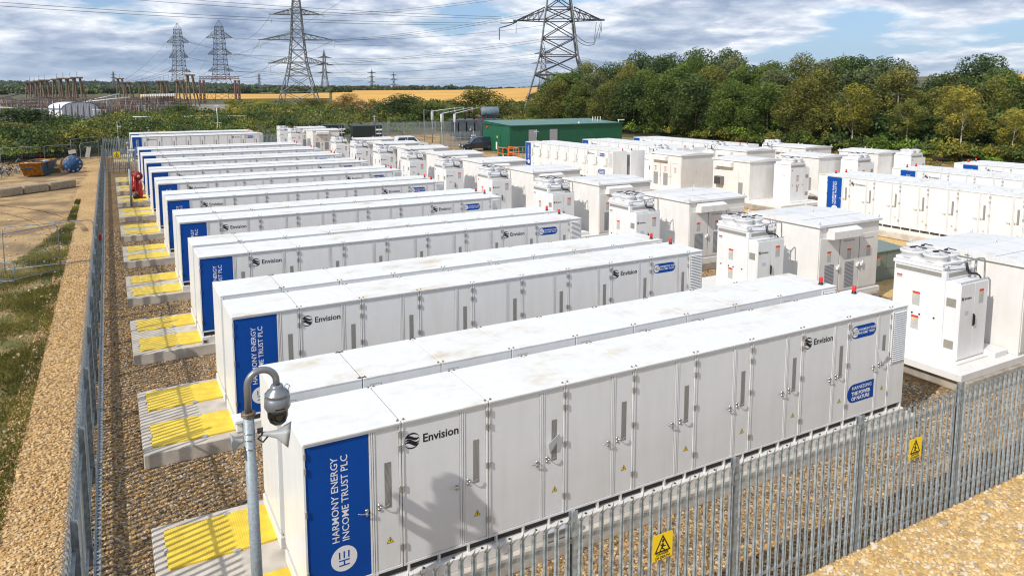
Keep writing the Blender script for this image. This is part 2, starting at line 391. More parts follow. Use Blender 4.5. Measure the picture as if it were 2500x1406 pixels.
def he_bars(name, m, s):
    b = MB()
    for x0, z0, x1, z1 in ((-.105, -.075, -.087, .075), (-.035, -.075, -.017, .075), (-.105, -.01, -.017, .01), (.005, .055, .105, .075), (.005, -.01, .105, .01), (.005, -.075, .105, -.055)):
        b.box(x0*s, -.001, z0*s, x1*s, 0, z1*s)
    return b.mesh(name, m)
he_blue = he_bars('emblem_letters', M['blue'], 1.0)
pill_me = MB().prism(pill(.80, .27), -.002, 0).mesh('pill_sign', M['blue'])
pill_disc = MB().prism(disc(.105, 24), -.001, 0).mesh('emblem_disc', M['vwhite'])
pill_he = he_bars('emblem_letters', M['navy'], .72)
pill_tx = text_mesh('pill_lettering', 'HARMONY ENERGY\nINCOME TRUST PLC', .074, M['vwhite'], bold=.0004)
nat_me = MB().prism(pill(.86, .40, right=False), -.002, 0).mesh('slogan_sign', M['blue'])
nat1 = text_mesh('slogan_lettering', 'HARNESSING', .108, M['vwhite'], bold=.0004)
nat2 = text_mesh('slogan_lettering', 'THE POWER\nOF NATURE', .108, M['vwhite'], bold=.0036)
bolt_poly = [(-.006, .02), (.012, .02), (.004, .004), (.014, .004), (-.008, -.028), (-.002, -.006), (-.013, -.006)]
warn_me = MB().prism([(-.055, -.045), (.055, -.045), (0, .052)], -.001, 0, 1).prism([(-.044, -.038), (.044, -.038), (0, .038)], -.002, -.001, 0).prism([(x*.9, z*.9-.006) for x, z in bolt_poly], -.003, -.002, 1).mesh('warning_triangle', [M['sign'], M['black']])

# ------------------------------------------------------------------ battery containers
MW = 1.3905; UE = MW*9; LEN = 13.05; DEP = 1.36; ZB, ZT = .31, 2.49; PZ = .3082
def module_bm(w=MW, door=True):
    b = MB(); g = .007
    b.box(g, .032, ZB, w-g, DEP, ZT-.02, 0, .006)
    if door:
        b.box(g, .0, ZB, .034, .032, ZT-.025); b.box(w-.034, .0, ZB, w-g, .032, ZT-.025)
        b.box(.034, .002, ZB, w-.034, .032, .345); b.box(.034, .002, 2.432, w-.034, .032, ZT-.025)
        b.box(.918, .004, .345, .942, .032, 2.432); b.box(.952, .0, .345, .968, .032, 2.432); b.box(.978, .004, .345, 1.002, .032, 2.432)
    return b
mod_me = module_bm().mesh('module_cabinet', M['white'])
mod_back = module_bm(MW, False).mesh('module_cabinet', M['white'])
doorw = MB().box(.040, .011, .351, .912, .03, 2.426, 0, .004).mesh('wide_door', M['door'])
doorb = MB().box(.040, .011, .351, .912, .03, 2.426, 0, .004).mesh('wide_door', M['blue'])
doorn = MB().box(1.008, .011, .351, 1.350, .03, 2.426, 0, .004).mesh('narrow_door', M['door'])
vent_me = MB().box(0, -.002, 0, .10, .0, .68).mesh('perforated_vent', M['perf'])
hinge_me = MB().box(-.013, -.014, -.052, .013, .0, .052, 0, .004).mesh('hinge', M['hinge'])
def hinges4():
    b = MB()
    for z in (2.32, 2.11, 1.50, .62): b.box(-.013, -.014, z-.052, .013, 0, z+.052)
    return b.mesh('hinge_row', M['hinge'])
hrow = hinges4()
def handle(s):
    b = MB()
    b.lathe([(.0, -.012), (.024, -.012), (.027, 0)], (0, 0, 0), 12, axis='y'); b.lathe([(.0, -.014), (.021, -.014), (.024, 0)], (0, 0, -.062), 12, axis='y')
    b.path([(0, -.008, 0), (0, -.05, .0), (s*.02, -.058, -.004), (s*.07, -.058, -.006), (s*.115, -.052, .004), (s*.135, -.045, .012)], .0085, 8)
    return b.mesh('door_handle', M['steel'])
handleL, handleR = handle(-1), handle(1)
def roof_bm(w, m=0):
    return MB().box(.009, -.022, ZT-.02, w-.009, DEP+.004, ZT+.012, m, .006)
roof_me = roof_bm(MW).mesh('roof_panel', M['roof']); roof_end = roof_bm(LEN-UE).mesh('roof_panel', M['roof'])
def bracket(v):
    b = MB(); b.box(-.075, v-.022, ZT+.010, .075, v+.022, ZT+.017, 0)
    for s in (-.045, .045):
        b.lathe([(.019, 0), (.019, .008), (.010, .009), (.010, .022), (0, .022)], (s, v, ZT+.017), 8, 1)
    return b.mesh('bolt_bracket', [M['cream'], M['rust']])
br_f, br_b = bracket(.03), bracket(DEP-.03)
def base_bm():
    b = MB(); b.box(.0, -.06, .0, LEN, DEP+.03, .19, 0, .008)
    b.box(.06, .07, .19, LEN-.06, DEP-.06, ZB+.01, 1)
    for i in range(28):
        x = .02+i*(LEN-.07)/27; b.box(x, .0, .19, x+.03, .06, ZB+.002, 0); b.box(x, DEP-.05, .19, x+.03, DEP, ZB+.002, 0)
    for i in range(27):
        x = .25+i*(LEN-.07)/27; b.tube((x, -.02, .19), (x, -.02, .205), .02, n=8, m=1)
    return b
base_me = base_bm().mesh('base_frame', [M['cream'], M['dark']])
def end_bm(louv):
    w = LEN-UE; b = MB(); b.box(.007, .0, ZB, w, DEP, ZT-.02, 0, .008)
    return b.mesh('end_cabinet', M['white'])
end_me = end_bm(True)
def louver_me_():
    w = LEN-UE; b = MB(); b.box(.05, -.004, 1.28, w-.05, .0, 2.40, 1)
    b.box(.03, -.012, 1.26, .06, 0, 2.42); b.box(w-.06, -.012, 1.26, w-.03, 0, 2.42); b.box(.03, -.012, 2.40, w-.03, 0, 2.43); b.box(.03, -.012, 1.25, w-.03, 0, 1.28)
    for i in range(24):
        z = 1.30+i*.0465
        b.add([(.06, -.004, z+.026), (w-.06, -.004, z+.026), (w-.06, -.030, z), (.06, -.030, z), (.06, -.026, z-.003), (w-.06, -.026, z-.003)], [(0, 3, 2, 1), (3, 4, 5, 2)], 0)
    return b.mesh('louver', [M['white'], M['dark']])
louver_me = louver_me_()
beacon_base = MB().lathe([(.055, 0), (.055, .02), (.045, .03), (.045, .07), (0, .07)], n=14).mesh('beacon_base', M['rubber'])
beacon_lens = MB().lathe([(.046, .07), (.046, .15), (.040, .175), (.02, .185), (0, .187)], n=16).mesh('beacon_lens', M['red'])
plate_me = MB()
for (a, c) in (((0, 0, 0), (.008, 0, .12)), ((.19, 0, 0), (.198, 0, .12))): plate_me.box(a[0], -.003, 0, c[0], 0, .12)
plate_me.box(.008, -.003, .112, .19, 0, .12); plate_me.box(.008, -.003, 0, .19, 0, .008)
for x in (.03, .165): plate_me.box(x, -.004, .06, x+.012, 0, .066, 1)
plate_me = plate_me.mesh('access_plate', [M['seal'], M['black']])
sealm = MB().box(0, 0, ZB, .03, .378, ZT-.04).mesh('gap_seal', M['seal'])
cornerb = MB().box(0, -.075, 0, .14, .0, .13, 0, .01).box(.03, -.08, .035, .11, -.074, .095, 1).mesh('corner_casting', [M['seal'], M['dark']])
paper_me = MB().box(-.13, -.012, -.36, .13, -.009, 0).mesh('paper_sheet', M['paper'])

def container(label, lod, end_first=False, back=False, loc=(0, 0, 0), rz=0.0, group=None):
    t = thing('battery_container', label, 'container', loc, rz, group)
    ob('base_frame', base_me, t)
    o0 = LEN-UE if end_first else 0.0
    eo = 0.0 if end_first else UE
    e = ob('end_cabinet', end_me, t, (eo, 0, 0))
    ob('roof_panel', roof_end, t, (eo, 0, 0))
    if back:                                              # the side seen is v = DEP
        ob('louver', louver_me, e, (LEN-UE, DEP, 0), math.pi)
    elif not end_first: ob('louver', louver_me, e)
    for i in range(9):
        u = o0+i*MW
        m = ob('module_cabinet', mod_back if back else mod_me, t, (u, 0, 0))
        ob('roof_panel', roof_me, t, (u, 0, 0))
        if lod <= 2 or i % 1 == 0:
            if i < 9: s = u+MW if not (end_first and i == 8) else u
            ob('bolt_bracket', br_f, t, (s, 0, 0)); ob('bolt_bracket', br_b, t, (s, 0, 0))
        if back:
            if lod <= 2: ob('access_plate', plate_me, m, (MW-.12, DEP, 2.26), math.pi)
            continue
        w = ob('wide_door', doorb if i == 0 else doorw, t, (u, 0, 0)); n = ob('narrow_door', doorn, t, (u, 0, 0))
        if lod <= 2: ob('perforated_vent', vent_me, n, (1.135, .011, 1.26))
        if lod == 1:
            for z in (2.32, 2.11, 1.50, .62):
                ob('hinge', hinge_me, w, (.030, .001, z)); ob('hinge', hinge_me, n, (1.360, .001, z))
        elif lod == 2 or (lod == 3 and i < 9):
            ob('hinge_row', hrow, w, (.030, .001, 0)); ob('hinge_row', hrow, n, (1.360, .001, 0))
        if lod <= 2:
            ob('door_handle', handleL, w, (.868, .011, 1.31)); ob('door_handle', handleR, n, (1.052, .011, 1.335))
            if i < 9: ob('warning_triangle', warn_me, n, (1.20, .0105, .77))
        if i == 0:
            ob('door_lettering', harm_me, w, (.47, .0095, .96), rot=(R(90), R(-90), 0)); 
            ob('emblem_disc', he_white, w, (.53, .0105, .71)); ob('emblem_letters', he_blue, w, (.53, .0093, .71), rot=(0, R(-90), 0))
        if i in (1, 7):
            ob('swirl_emblem', swirl_me, w, (.165, .0105, 2.17)); ob('company_lettering', env_me, w, (.325, .0095, 2.11), rot=TX)
        if i == 8:
            ob('pill_sign', pill_me, w, (.49, .0105, 2.15)); ob('emblem_disc', pill_disc, w, (.21, .0080, 2.15))
            ob('emblem_letters', pill_he, w, (.21, .0068, 2.15)); ob('pill_lettering', pill_tx, w, (.33, .0078, 2.165), rot=TX)
            if lod <= 2:
                ob('slogan_sign', nat_me, w, (.49, .0105, .83)); ob('slogan_lettering', nat1, w, (.20, .0078, .905), rot=TX); ob('slogan_lettering', nat2, w, (.20, .0078, .785), rot=TX)
    if not back and not end_first: ob('gap_seal', sealm, t, (.03, DEP, 0))
    if lod <= 2:
        ob('corner_casting', cornerb, t, (.0, 0, 0))
    be = ob('beacon_base', beacon_base, t, ((.25 if end_first else LEN-.25), (DEP-.25), ZT+.012)); ob('beacon_lens', beacon_lens, be)
    return t

X0, Y1, PIT = 2.0, 9.165, 6.1314
GF = 'front facing containers of the main rows'; GB = 'back facing containers of the main rows'
K_ALL = list(range(10))+[12, 13]
plinth_me = MB().box(.235-X0, -.15, 0, LEN+.35, 3.29, PZ, 0, .018).mesh('concrete_plinth', M['conc'])
gr_poly = [(x+sx*.05*(1-math.cos(a)), 0) for x, sx, a in ()]
def rrect(w, d, r=.06, n=4):
    pts = []
    for cx_, cy_, a0 in ((w-r, r, -90), (w-r, d-r, 0), (r, d-r, 90), (r, r, 180)):
        for i in range(n+1):
            a = R(a0+90*i/n); pts.append((cx_+r*math.cos(a), cy_+r*math.sin(a)))
    return pts
gratB = MB().slab(rrect(1.60, 1.10), 0, .03).mesh('yellow_cover', M['yellow'])
clip_me = MB().box(-.05, -.03, .0, .05, .03, .036, 0, .004).box(-.03, -.015, .036, .03, .015, .046).mesh('hold_down_clip', M['seal'])
for r_, k in enumerate(K_ALL):
    y = Y1+k*PIT; n = ORD[r_+1]
    lod = 1 if k == 0 else 2 if k in (1, 2, 12) else 3
    lab1 = 'white battery container nearest the camera, blue end door, beside the foreground fence' if k == 0 else 'white battery container, blue end door, doors towards camera, %s row from front fence' % n
    lab2 = 'white battery container directly behind the nearest one, plain back towards camera' if k == 0 else 'white battery container, plain back towards camera, %s row from front fence' % n
    container(lab1, lod, loc=(X0, y, PZ), group=GF)
    container(lab2, lod, True, True, (X0+LEN, y+DEP*2+.378, PZ), math.pi, GB)
    p = ob('concrete_plinth', plinth_me, None, (X0, y, 0), label='long low concrete plinth under the %s pair of containers from front fence' % n, cat='plinth', group='plinths of the main rows')
    for j, v in ((0, .10), (1, 1.98)):
        g = ob('cable_trench_cover', gratB, None, (.41, y+v, PZ+.001), label='yellow ribbed cover, %s one of two on the %s plinth end from front' % (('near', 'far')[j], n),
               cat='cover plate', group='yellow cover plates on the plinth ends')
        if k < 4:
            for cxx, cyy, a in ((.98, .0, 0), (.0, .5, 1.57), (.98, 1.10, 0)): ob('hold_down_clip', clip_me, g, (cxx, cyy, .0), a)
    if k <= 2 or k == 12:
        pass
# sheets taped to door handles of the nearest container
for i, (u, a) in enumerate(((MW*2+1.14, -.42), (MW*8+1.12, .25))):
    ob('paper_sheet', paper_me, None, (X0+u, Y1-.035, PZ+1.66-.04*i), rot=(.25, a, .2 if i == 0 else -.3),
       label=('creased white paper sheet hung on the third bay door handle of the nearest container' if i == 0 else 'clear plastic sheet hung on the last bay handle of the nearest container'), cat='paper')

# ------------------------------------------------------------------ stations beyond the container ends
fan_grill = MB()
for i in range(9): 
    r = .06+.027*i; 
    pts = [(r*math.cos(a), r*math.sin(a), .235-.05*(r/.29)**2) for a in [2*math.pi*j/18 for j in range(19)]]; fan_grill.path(pts, .0045, 4, cap=False)
for j in range(4):
    a = j*math.pi/4; fan_grill.path([(-.29*math.cos(a), -.29*math.sin(a), .185), (-.15*math.cos(a), -.15*math.sin(a), .225), (.15*math.cos(a), .15*math.sin(a), .225), (.29*math.cos(a), .29*math.sin(a), .185)], .006, 4)
fan_grill = fan_grill.mesh('fan_guard', M['fanwhite'])
fan_me = MB().lathe([(.265, 0), (.265, .10), (.30, .135), (.305, .19), (.29, .195), (.285, .15), (.25, .11), (.25, .03), (0, .03)], n=24).mesh('fan_shroud', M['fanwhite'])
blades = MB()
for j in range(5):
    a = j*2*math.pi/5
    blades.add([(.05*math.cos(a), .05*math.sin(a), .08), (.24*math.cos(a), .24*math.sin(a), .07), (.24*math.cos(a+.6), .24*math.sin(a+.6), .13), (.05*math.cos(a+.7), .05*math.sin(a+.7), .12)], [(0, 1, 2, 3)])
blades.lathe([(.06, .06), (.06, .14), (0, .15)], n=12)
blades = blades.mesh('fan_blades', M['grille'])
cable_me = MB().path([(.0, .0, .25), (.10, -.03, .28), (.22, -.10, .24), (.30, -.18, .22)], .016, 6).box(-.09, -.035, .235, .07, .035, .275, 0, .008).mesh('fan_cable', M['rubber'])
cabB = MB().box(0, .395, .0, 1.27, 1.765, 2.03, 0, .01).mesh('cabinet_body', M['white'])
cabL = MB().box(0.02, .02, .0, 1.25, .395, 2.02, 0, .01).mesh('control_cabinet', M['door'])
cdoor = MB().box(.03, .0, .03, .625, .02, 1.99, 0, .004).mesh('cabinet_door', M['door']); cdoor2 = MB().box(.640, .0, .03, 1.24, .02, 1.99, 0, .004).mesh('cabinet_door', M['door'])
env_s = text_mesh('company_lettering', 'Envision', .095, M['navy'], bold=.0015); sw_s = swirl('swirl_emblem', M['navy'], .055)
stick = MB().box(0, -.002, .0, .20, 0, .30).box(0, -.003, .31, .20, 0, .37, 1).box(0.02, -.003, .24, .05, -.002, .28, 2).box(.07, -.003, .24, .10, -.002, .28, 2).mesh('warning_sticker', [M['printed'], M['redsticker'], M['sign']])
stickb = MB().box(0, -.002, 0, .16, 0, .11).mesh('paper_label', M['label']); redlab = MB().box(0, -.002, .05, .15, 0, .09, 0).box(0, -.001, 0, .15, 0, .05, 1).mesh('red_label', [M['redsticker'], M['printed']])
lever = MB().box(-.016, -.03, -.16, .016, 0, .16, 0, .006).box(-.012, -.055, -.12, .012, -.03, .13, 0, .006).mesh('lever_handle', M['black'])
filt = MB().box(0, -.003, 0, .24, 0, .22).mesh('filter_grille', M['perfb'])
knob = MB().lathe([(.0, -.02), (.022, -.02), (.022, 0)], axis='y', n=10).mesh('latch_knob', M['navy'])
band = MB().box(0, -.002, 0, 1.22, 0, .11).mesh('heat_exchanger_band', M['perfb']); band2 = MB().box(0, -.002, 0, 1.0, 0, .11).mesh('heat_exchanger_band', M['perfb'])
hous = MB().box(.0, .38, 2.03, 1.27, 1.765, 2.25, 0, .008).box(-.02, .46, 2.25, .98, 1.80, 2.34, 0, .01).box(0, .50, 2.34, .90, 1.76, 2.44, 0, .02)
hous.tube((.96, .44, 2.34), (.96, 1.70, 2.34), .09, n=12).tube((1.14, .44, 2.33), (1.14, 1.70, 2.33), .08, n=12)
hous.add([(.10, .42, 2.26), (1.2, .42, 2.26), (1.2, .55, 2.44), (.10, .55, 2.44)], [(0, 1, 2, 3)]).mesh
hous = hous.mesh('cooler_housing', M['fanwhite'])
pipes = MB().path([(.12, .42, 2.27), (.12, .40, 2.38), (.16, .36, 2.43), (.50, .34, 2.41), (.62, .30, 2.47), (1.12, .20, 2.53), (1.20, .14, 2.53), (1.22, .12, 2.48), (1.22, .10, 2.03)], .022, 8)
pipes.path([(1.02, .30, 2.50), (1.02, .45, 2.57), (1.10, .55, 2.55)], .02, 8).tube((1.12, .28, 2.03), (1.12, .28, 2.46), .033, n=8).tube((1.12, .5, 2.25), (1.12, .5, 2.6), .014, n=6).tube((.08, .42, 2.28), (.16, .42, 2.28), .035, n=8)
pipes = pipes.mesh('pipework', M['steel'])
hose = MB().path([(.66, .28, 2.44), (.68, .26, 2.25), (.74, .22, 2.16), (.92, .18, 2.15), (1.05, .14, 2.10), (1.08, .12, 2.03)], .020, 7).path([(.72, .28, 2.44), (.74, .25, 2.24), (.80, .21, 2.18), (.97, .16, 2.16), (1.10, .12, 2.04)], .016, 7).mesh('hose', M['rubber'])
studs = MB()
for i in range(7): studs.lathe([(.014, 0), (.014, .012), (0, .014)], (.06+i*.19, .06, 2.021), 8)
studs.path([(.03, .02, 2.03), (.03, .02, 2.05), (1.24, .02, 2.05), (1.24, .02, 2.03)], .012, 6).lathe([(.014, .0), (.014, .012), (0, .014)], (.09, .12, 2.03), 8)
studs = studs.mesh('top_rail', M['seal'])
def cooling_cabinet(label, loc, rz, full=True):
    t = thing('cooling_cabinet', label, 'cabinet', loc, rz, 'cooling cabinets with fans')
    body = ob('cabinet_body', cabB, t); low = ob('control_cabinet', cabL, t)
    d1 = ob('cabinet_door', cdoor, t); d2 = ob('cabinet_door', cdoor2, t)
    ob('swirl_emblem', sw_s, d1, (.115, -.0012, 1.62)); ob('company_lettering', env_s, d1, (.19, -.0022, 1.59), rot=TX)
    ob('warning_sticker', stick, d2, (.84, -.001, 1.42)); ob('lever_handle', lever, d1, (.632, -.0005, 1.02))
    ob('paper_label', stickb, d1, (.24, -.001, 1.18))
    ob('cooler_housing', hous, t); ob('pipework', pipes, t); ob('hose', hose, t); ob('top_rail', studs, t)
    ob('heat_exchanger_band', band, body, (-.001, 1.72, 2.09), R(-90)); ob('heat_exchanger_band', band2, body, (.12, .378, 2.09))
    f = R(-90)
    ob('filter_grille', filt, low, (.019, .345, 1.38), f); ob('filter_grille', filt, low, (.019, .345, .28), f)
    ob('red_label', redlab, body, (-.001, 1.68, 1.86), f); ob('warning_sticker', stick, body, (-.001, 1.22, 1.20), f); ob('warning_sticker', stick, body, (-.001, 1.22, .55), f)
    for y in (1.0, 1.2, .62, 1.55): ob('latch_knob', knob, body, (-.001, y, .98), f)
    ob('paper_label', stickb, body, (.55, 1.766, 1.5), math.pi)
    ob('red_label', redlab, body, (1.271, .9, 1.8), R(90))
    for x, y in ((.30, .82), (.30, 1.44), (.86, .82), (.86, 1.44)):
        fa = ob('fan_shroud', fan_me, t, (x*.8, y, 2.43)); ob('fan_guard', fan_grill, fa); ob('fan_blades', blades, fa)
        ob('fan_cable', cable_me, fa, rz=.35 if x > .5 else -.1)
    return t
BW, BD = 3.15, 3.05
box_me = MB().box(0, 0, 0, BW, BD, 2.36, 0, .012)
for x in (1.06, 2.10): box_me.box(x-.01, -.004, .10, x+.01, .0, 2.0, 1)
box_me = box_me.mesh('station_wall', [M['cream'], M['dark']])
def sroof():
    b = MB(); e = .07; x0, x1, y0, y1 = -e, BW+e, -e, BD+e; ym = BD/2; z0, z1, z2 = 2.37, 2.45, 2.56
    b.add([(x0, y0, z0), (x1, y0, z0), (x1, y1, z0), (x0, y1, z0), (x0, y0, z1), (x1, y0, z1), (x1, ym, z2), (x1, y1, z1), (x0, y1, z1), (x0, ym, z2)],
          [(0, 3, 2, 1), (0, 1, 5, 4), (1, 2, 7, 6, 5), (2, 3, 8, 7), (3, 0, 4, 9, 8), (4, 5, 6, 9), (9, 6, 7, 8)])
    return b.mesh('station_roof', M['creamroof'])
roofs = sroof()
def seams_():
    b = MB(); ym = BD/2
    for x in (.95, 2.15):
        b.add([(x-.006, -.06, 2.456), (x+.006, -.06, 2.456), (x+.006, ym, 2.566), (x-.006, ym, 2.566)], [(0, 1, 2, 3)]); b.add([(x-.006, ym, 2.566), (x+.006, ym, 2.566), (x+.006, BD+.06, 2.456), (x-.006, BD+.06, 2.456)], [(0, 1, 2, 3)])
    b.box(0, .72, 2.512, BW, .73, 2.518)
    return b.mesh('roof_seam', M['seal'])
seamsm = seams_()
lug = MB().lathe([(.0, 0), (.035, 0), (.035, .03), (0, .03)], n=10).path([(-.04, 0, .02), (-.03, 0, .08), (0, 0, .10), (.03, 0, .08), (.04, 0, .02)], .014, 6).mesh('lifting_lug', M['cream'])
def hood_():
    b = MB()
    for x0 in (.0, .74): b.prism([(0, 0)], 0, 0) if False else None; b.add([(x0, -.30, .0), (x0+.72, -.30, 0), (x0+.72, 0, -.04), (x0, 0, -.04), (x0, -.30, .25), (x0+.72, -.30, .25), (x0+.72, 0, .36), (x0, 0, .36)], [(0, 3, 2, 1), (4, 5, 6, 7), (0, 1, 5, 4), (1, 2, 6, 5), (2, 3, 7, 6), (3, 0, 4, 7)])
    return b.mesh('vent_hood', M['cream'])
hoodm = hood_()
sdoor = MB().box(0, -.022, .08, 1.0, -.0, 1.98, 0, .005).mesh('station_door', M['cream'])
sgr = MB().box(0, -.006, 0, .46, 0, .88, 0)
for i in range(18): sgr.box(.01, -.016, .02+i*.048, .45, -.005, .042+i*.048, 1)
sgr = sgr.mesh('door_grille', [M['grille'], M['seal']])
slatch = MB().box(0, -.07, 0, .07, 0, .11, 0, .01).box(.1, -.05, -.02, .14, 0, .16, 0, .006).mesh('door_latch', M['plastic'])
dlabel = text_mesh('door_lettering', 'TRANSFORMER ROOM', .055, M['grille'], bold=.0006); dlabel2 = text_mesh('door_lettering', 'LOW VOLTAGE ROOM', .055, M['grille'], bold=.0006)
acunit = MB().box(0, -.30, 0, .62, 0, .55, 0, .02).box(.04, -.305, .05, .58, -.30, .50, 1).mesh('air_conditioner', [M['grille'], M['dark']])
def station_box(label, loc, rz):
    t = thing('transformer_station', label, 'substation cabin', loc, rz, 'cream transformer stations')
    w = ob('station_wall', box_me, t); r = ob('station_roof', roofs, t); ob('roof_seam', seamsm, r)
    for x, y in ((.02, .02), (BW-.02, .02), (.02, BD-.02), (BW-.02, BD-.02), (BW/2, BD/2)): ob('lifting_lug', lug, r, (x, y, 2.47 if y != BD/2 else 2.56))
    ob('vent_hood', hoodm, t, (.38, -.001, 1.98)); ob('vent_hood', hoodm, t, (BW-.38, BD+.001, 1.98), math.pi)
    for i, x in enumerate((.05, 1.09, 2.12)):
        d = ob('station_door', sdoor, t, (x-.01, -.001, 0))
        ob('warning_sticker', stick, d, (.38, -.0225, 1.15))
        if i < 2: ob('door_grille', sgr, d, (.28, -.0225, .18))
        if i: ob('door_lettering', dlabel if i == 1 else dlabel2, d, (.17, -.0235, 1.78), rot=TX)
        ob('door_latch', slatch, d, (.86 if i < 2 else .05, -.022, .85))
    for x in (.9, ): d = ob('station_door', sdoor, t, (x+1.0, BD+.001, 0), math.pi)
    ob('door_grille', sgr, w, (1.0, BD+.001, .15), math.pi); ob('air_conditioner', acunit, t, (2.75, BD, .75), math.pi)
    ob('swirl_emblem', sw_s, w, (2.95, BD+.002, 1.75), math.pi); ob('company_lettering', env_s, w, (2.88, BD+.0025, 1.72), rot=(R(90), 0, math.pi))
    ob('warning_triangle', warn_me, w, (BW+.001, 1.4, 1.2), R(90))
    return t
skid_me = MB().box(0, 0, 0, 6.25, 3.85, .19, 0, .01).box(.55, .42, .19, 2.10, 2.35, .235, 0, .01).box(1.95, .25, .19, 2.55, 1.5, .33, 1, .01)
for x in (.12, 1.6, 3.2, 4.8, 6.1): skid_me.lathe([(.03, 0), (.03, .02), (0, .024)], (x, .10, .19), 8, 1)
skid_me = skid_me.mesh('steel_skid', [M['cream'], M['creamroof']])
pl2 = MB().box(.15, -.1, 0, 6.1, 4.0, PZ, 0, .018).mesh('concrete_plinth', M['concd'])
def station(n, cab, box, rz, skid, cabz=.543, desc=''):
    cooling_cabinet('white cooling cabinet with roof fans, '+desc, (cab[0], cab[1], cabz), rz)
    station_box('cream transformer cabin with vent hoods, '+desc, (box[0], box[1], .50), rz)
    ob('steel_skid', skid_me, None, (skid[0], skid[1], PZ), rz, label='cream steel skid under cabinet and cabin, '+desc, cat='skid', group='station skids')
    ob('concrete_plinth', pl2, None, (skid[0], skid[1], 0), rz, label='weathered concrete plinth under steel skid, '+desc, cat='plinth', group='station plinths')
for r_, k in enumerate(K_ALL):
    y = Y1+k*PIT; cx_ = 18.68 if k == 0 else 18.3
    station(k, (cx_, y+.885), (20.66, y+.42), 0, (18.0 if k == 0 else 17.7, y+.36), desc='right end of %s row from front fence' % ORD[r_+1])
# ------------------------------------------------------------------ cross rows on the right
JN = ['left', 'middle', 'right']
for j in range(3):
    xb, ye = (33.7, 40.05, 46.25)[j], 57.0
    container('white battery container with blue far door, %s pair beside the green building' % JN[j], 2 if j == 0 else 3, loc=(xb, ye, PZ), rz=R(-90), group='containers beside the green building')
    container('white battery container with plain right side, %s pair beside the green building' % JN[j], 3, True, True, (xb+DEP*2+.378, ye-LEN, PZ), R(90), 'containers beside the green building')
    ob('concrete_plinth', plinth_me, None, (xb, ye, 0), R(-90), label='concrete plinth under the %s container pair beside the green building' % JN[j], cat='plinth', group='plinths of the cross rows')
    xc, ys = (34.6, 41.1, 47.5)[j], 13.5
    container('white battery container with blue far door facing left, %s pair at the right picture edge' % ORD[j+1], 2 if j < 2 else 3, end_first=True, loc=(xc, ys+LEN, PZ), rz=R(-90), group='containers at the right edge')
    container('white battery container with its back to the left, %s pair at the right picture edge' % ORD[j+1], 3, False, True, (xc+DEP*2+.378, ys, PZ), R(90), 'containers at the right edge')
    ob('concrete_plinth', plinth_me, None, (xc, ys+LEN+.2, 0), R(-90), label='concrete plinth under the %s container pair at the right picture edge' % ORD[j+1], cat='plinth', group='plinths of the cross rows')
    bx, by = ((34.95, 41.0), (41.7, 41.4), (47.9, 41.2))[j]
    station('b', ((36.35, 43.45), (42.9, 44.0), (49.3, 43.9))[j], (bx, by), R(-90), (bx-.5, by+2.75), desc='in front of %s container pair beside green building' % JN[j])
    cx_, cy_ = ((35.6, 32.35), (41.9, 32.2), (48.5, 32.4))[j]
    station('c', ((38.95, 30.55), (45.4, 30.55), (51.9, 31.0))[j], (cx_+BD, cy_), R(90), (cx_+BD+.6, cy_-2.7), desc='behind %s container pair at right picture edge' % ORD[j+1])

# ------------------------------------------------------------------ palisade fences
def pale_me_(h):
    b = MB(); prof = [(-.034, .012), (-.020, -.010), (-.006, .004), (.006, .004), (.020, -.010), (.034, .012)]; t = .004; n = 6
    zs = [0, h-.20, h-.13]; ys = [0, 0, -.004]; vs = []
    for z, yo in zip(zs, ys):
        vs += [(x, y+yo, z) for x, y in prof]+[(x, y+yo+t, z) for x, y in prof]
    fs = []
    for i in range(len(zs)-1):
        a, c = i*12, (i+1)*12
        for k in range(5):
            fs += [(a+k, a+k+1, c+k+1, c+k), (a+6+k+1, a+6+k, c+6+k, c+6+k+1)]
        fs += [(a+6, a, c, c+6), (a+5, a+11, c+11, c+5)]
    b.add(vs, fs)
    for x0, x1, dx, dy in ((-.034, -.010, -.022, -.075), (-.009, .009, 0, -.03), (.010, .034, .022, -.075)):
        zt = h if dx == 0 else h-.025
        b.add([(x0, -.004, h-.13), (x1, -.008, h-.13), (x1, -.002, h-.13), (x0, .004, h-.13), ((x0+x1)/2+dx, dy, zt)], [(0, 1, 4), (1, 2, 4), (2, 3, 4), (3, 0, 4)])
    for z in (.36, h-.36): b.box(-.008, -.010, z-.008, .008, -.002, z+.008)
    return b.mesh('pale', M['galv'])
def post_me_(h):
    b = MB(); b.box(-.038, .0, 0, .038, .006, h); b.box(-.038, .082, 0, .038, .088, h-.05); b.box(-.003, .006, 0, .003, .082, h-.02)
    b.box(-.05, -.008, h-.33, .05, .0, h-.25); b.box(-.05, -.008, .30, .05, 0, .38)
    return b.mesh('post', M['galv'])
def rail_me_(L):
    b = MB(); b.box(.01, .004, -.028, L-.01, .010, .028); b.box(.01, .010, -.028, L-.01, .052, -.022)
    return b.mesh('rail', M['galvd'])
pale240, post240, rail275 = pale_me_(2.30), post_me_(2.32), rail_me_(2.75)
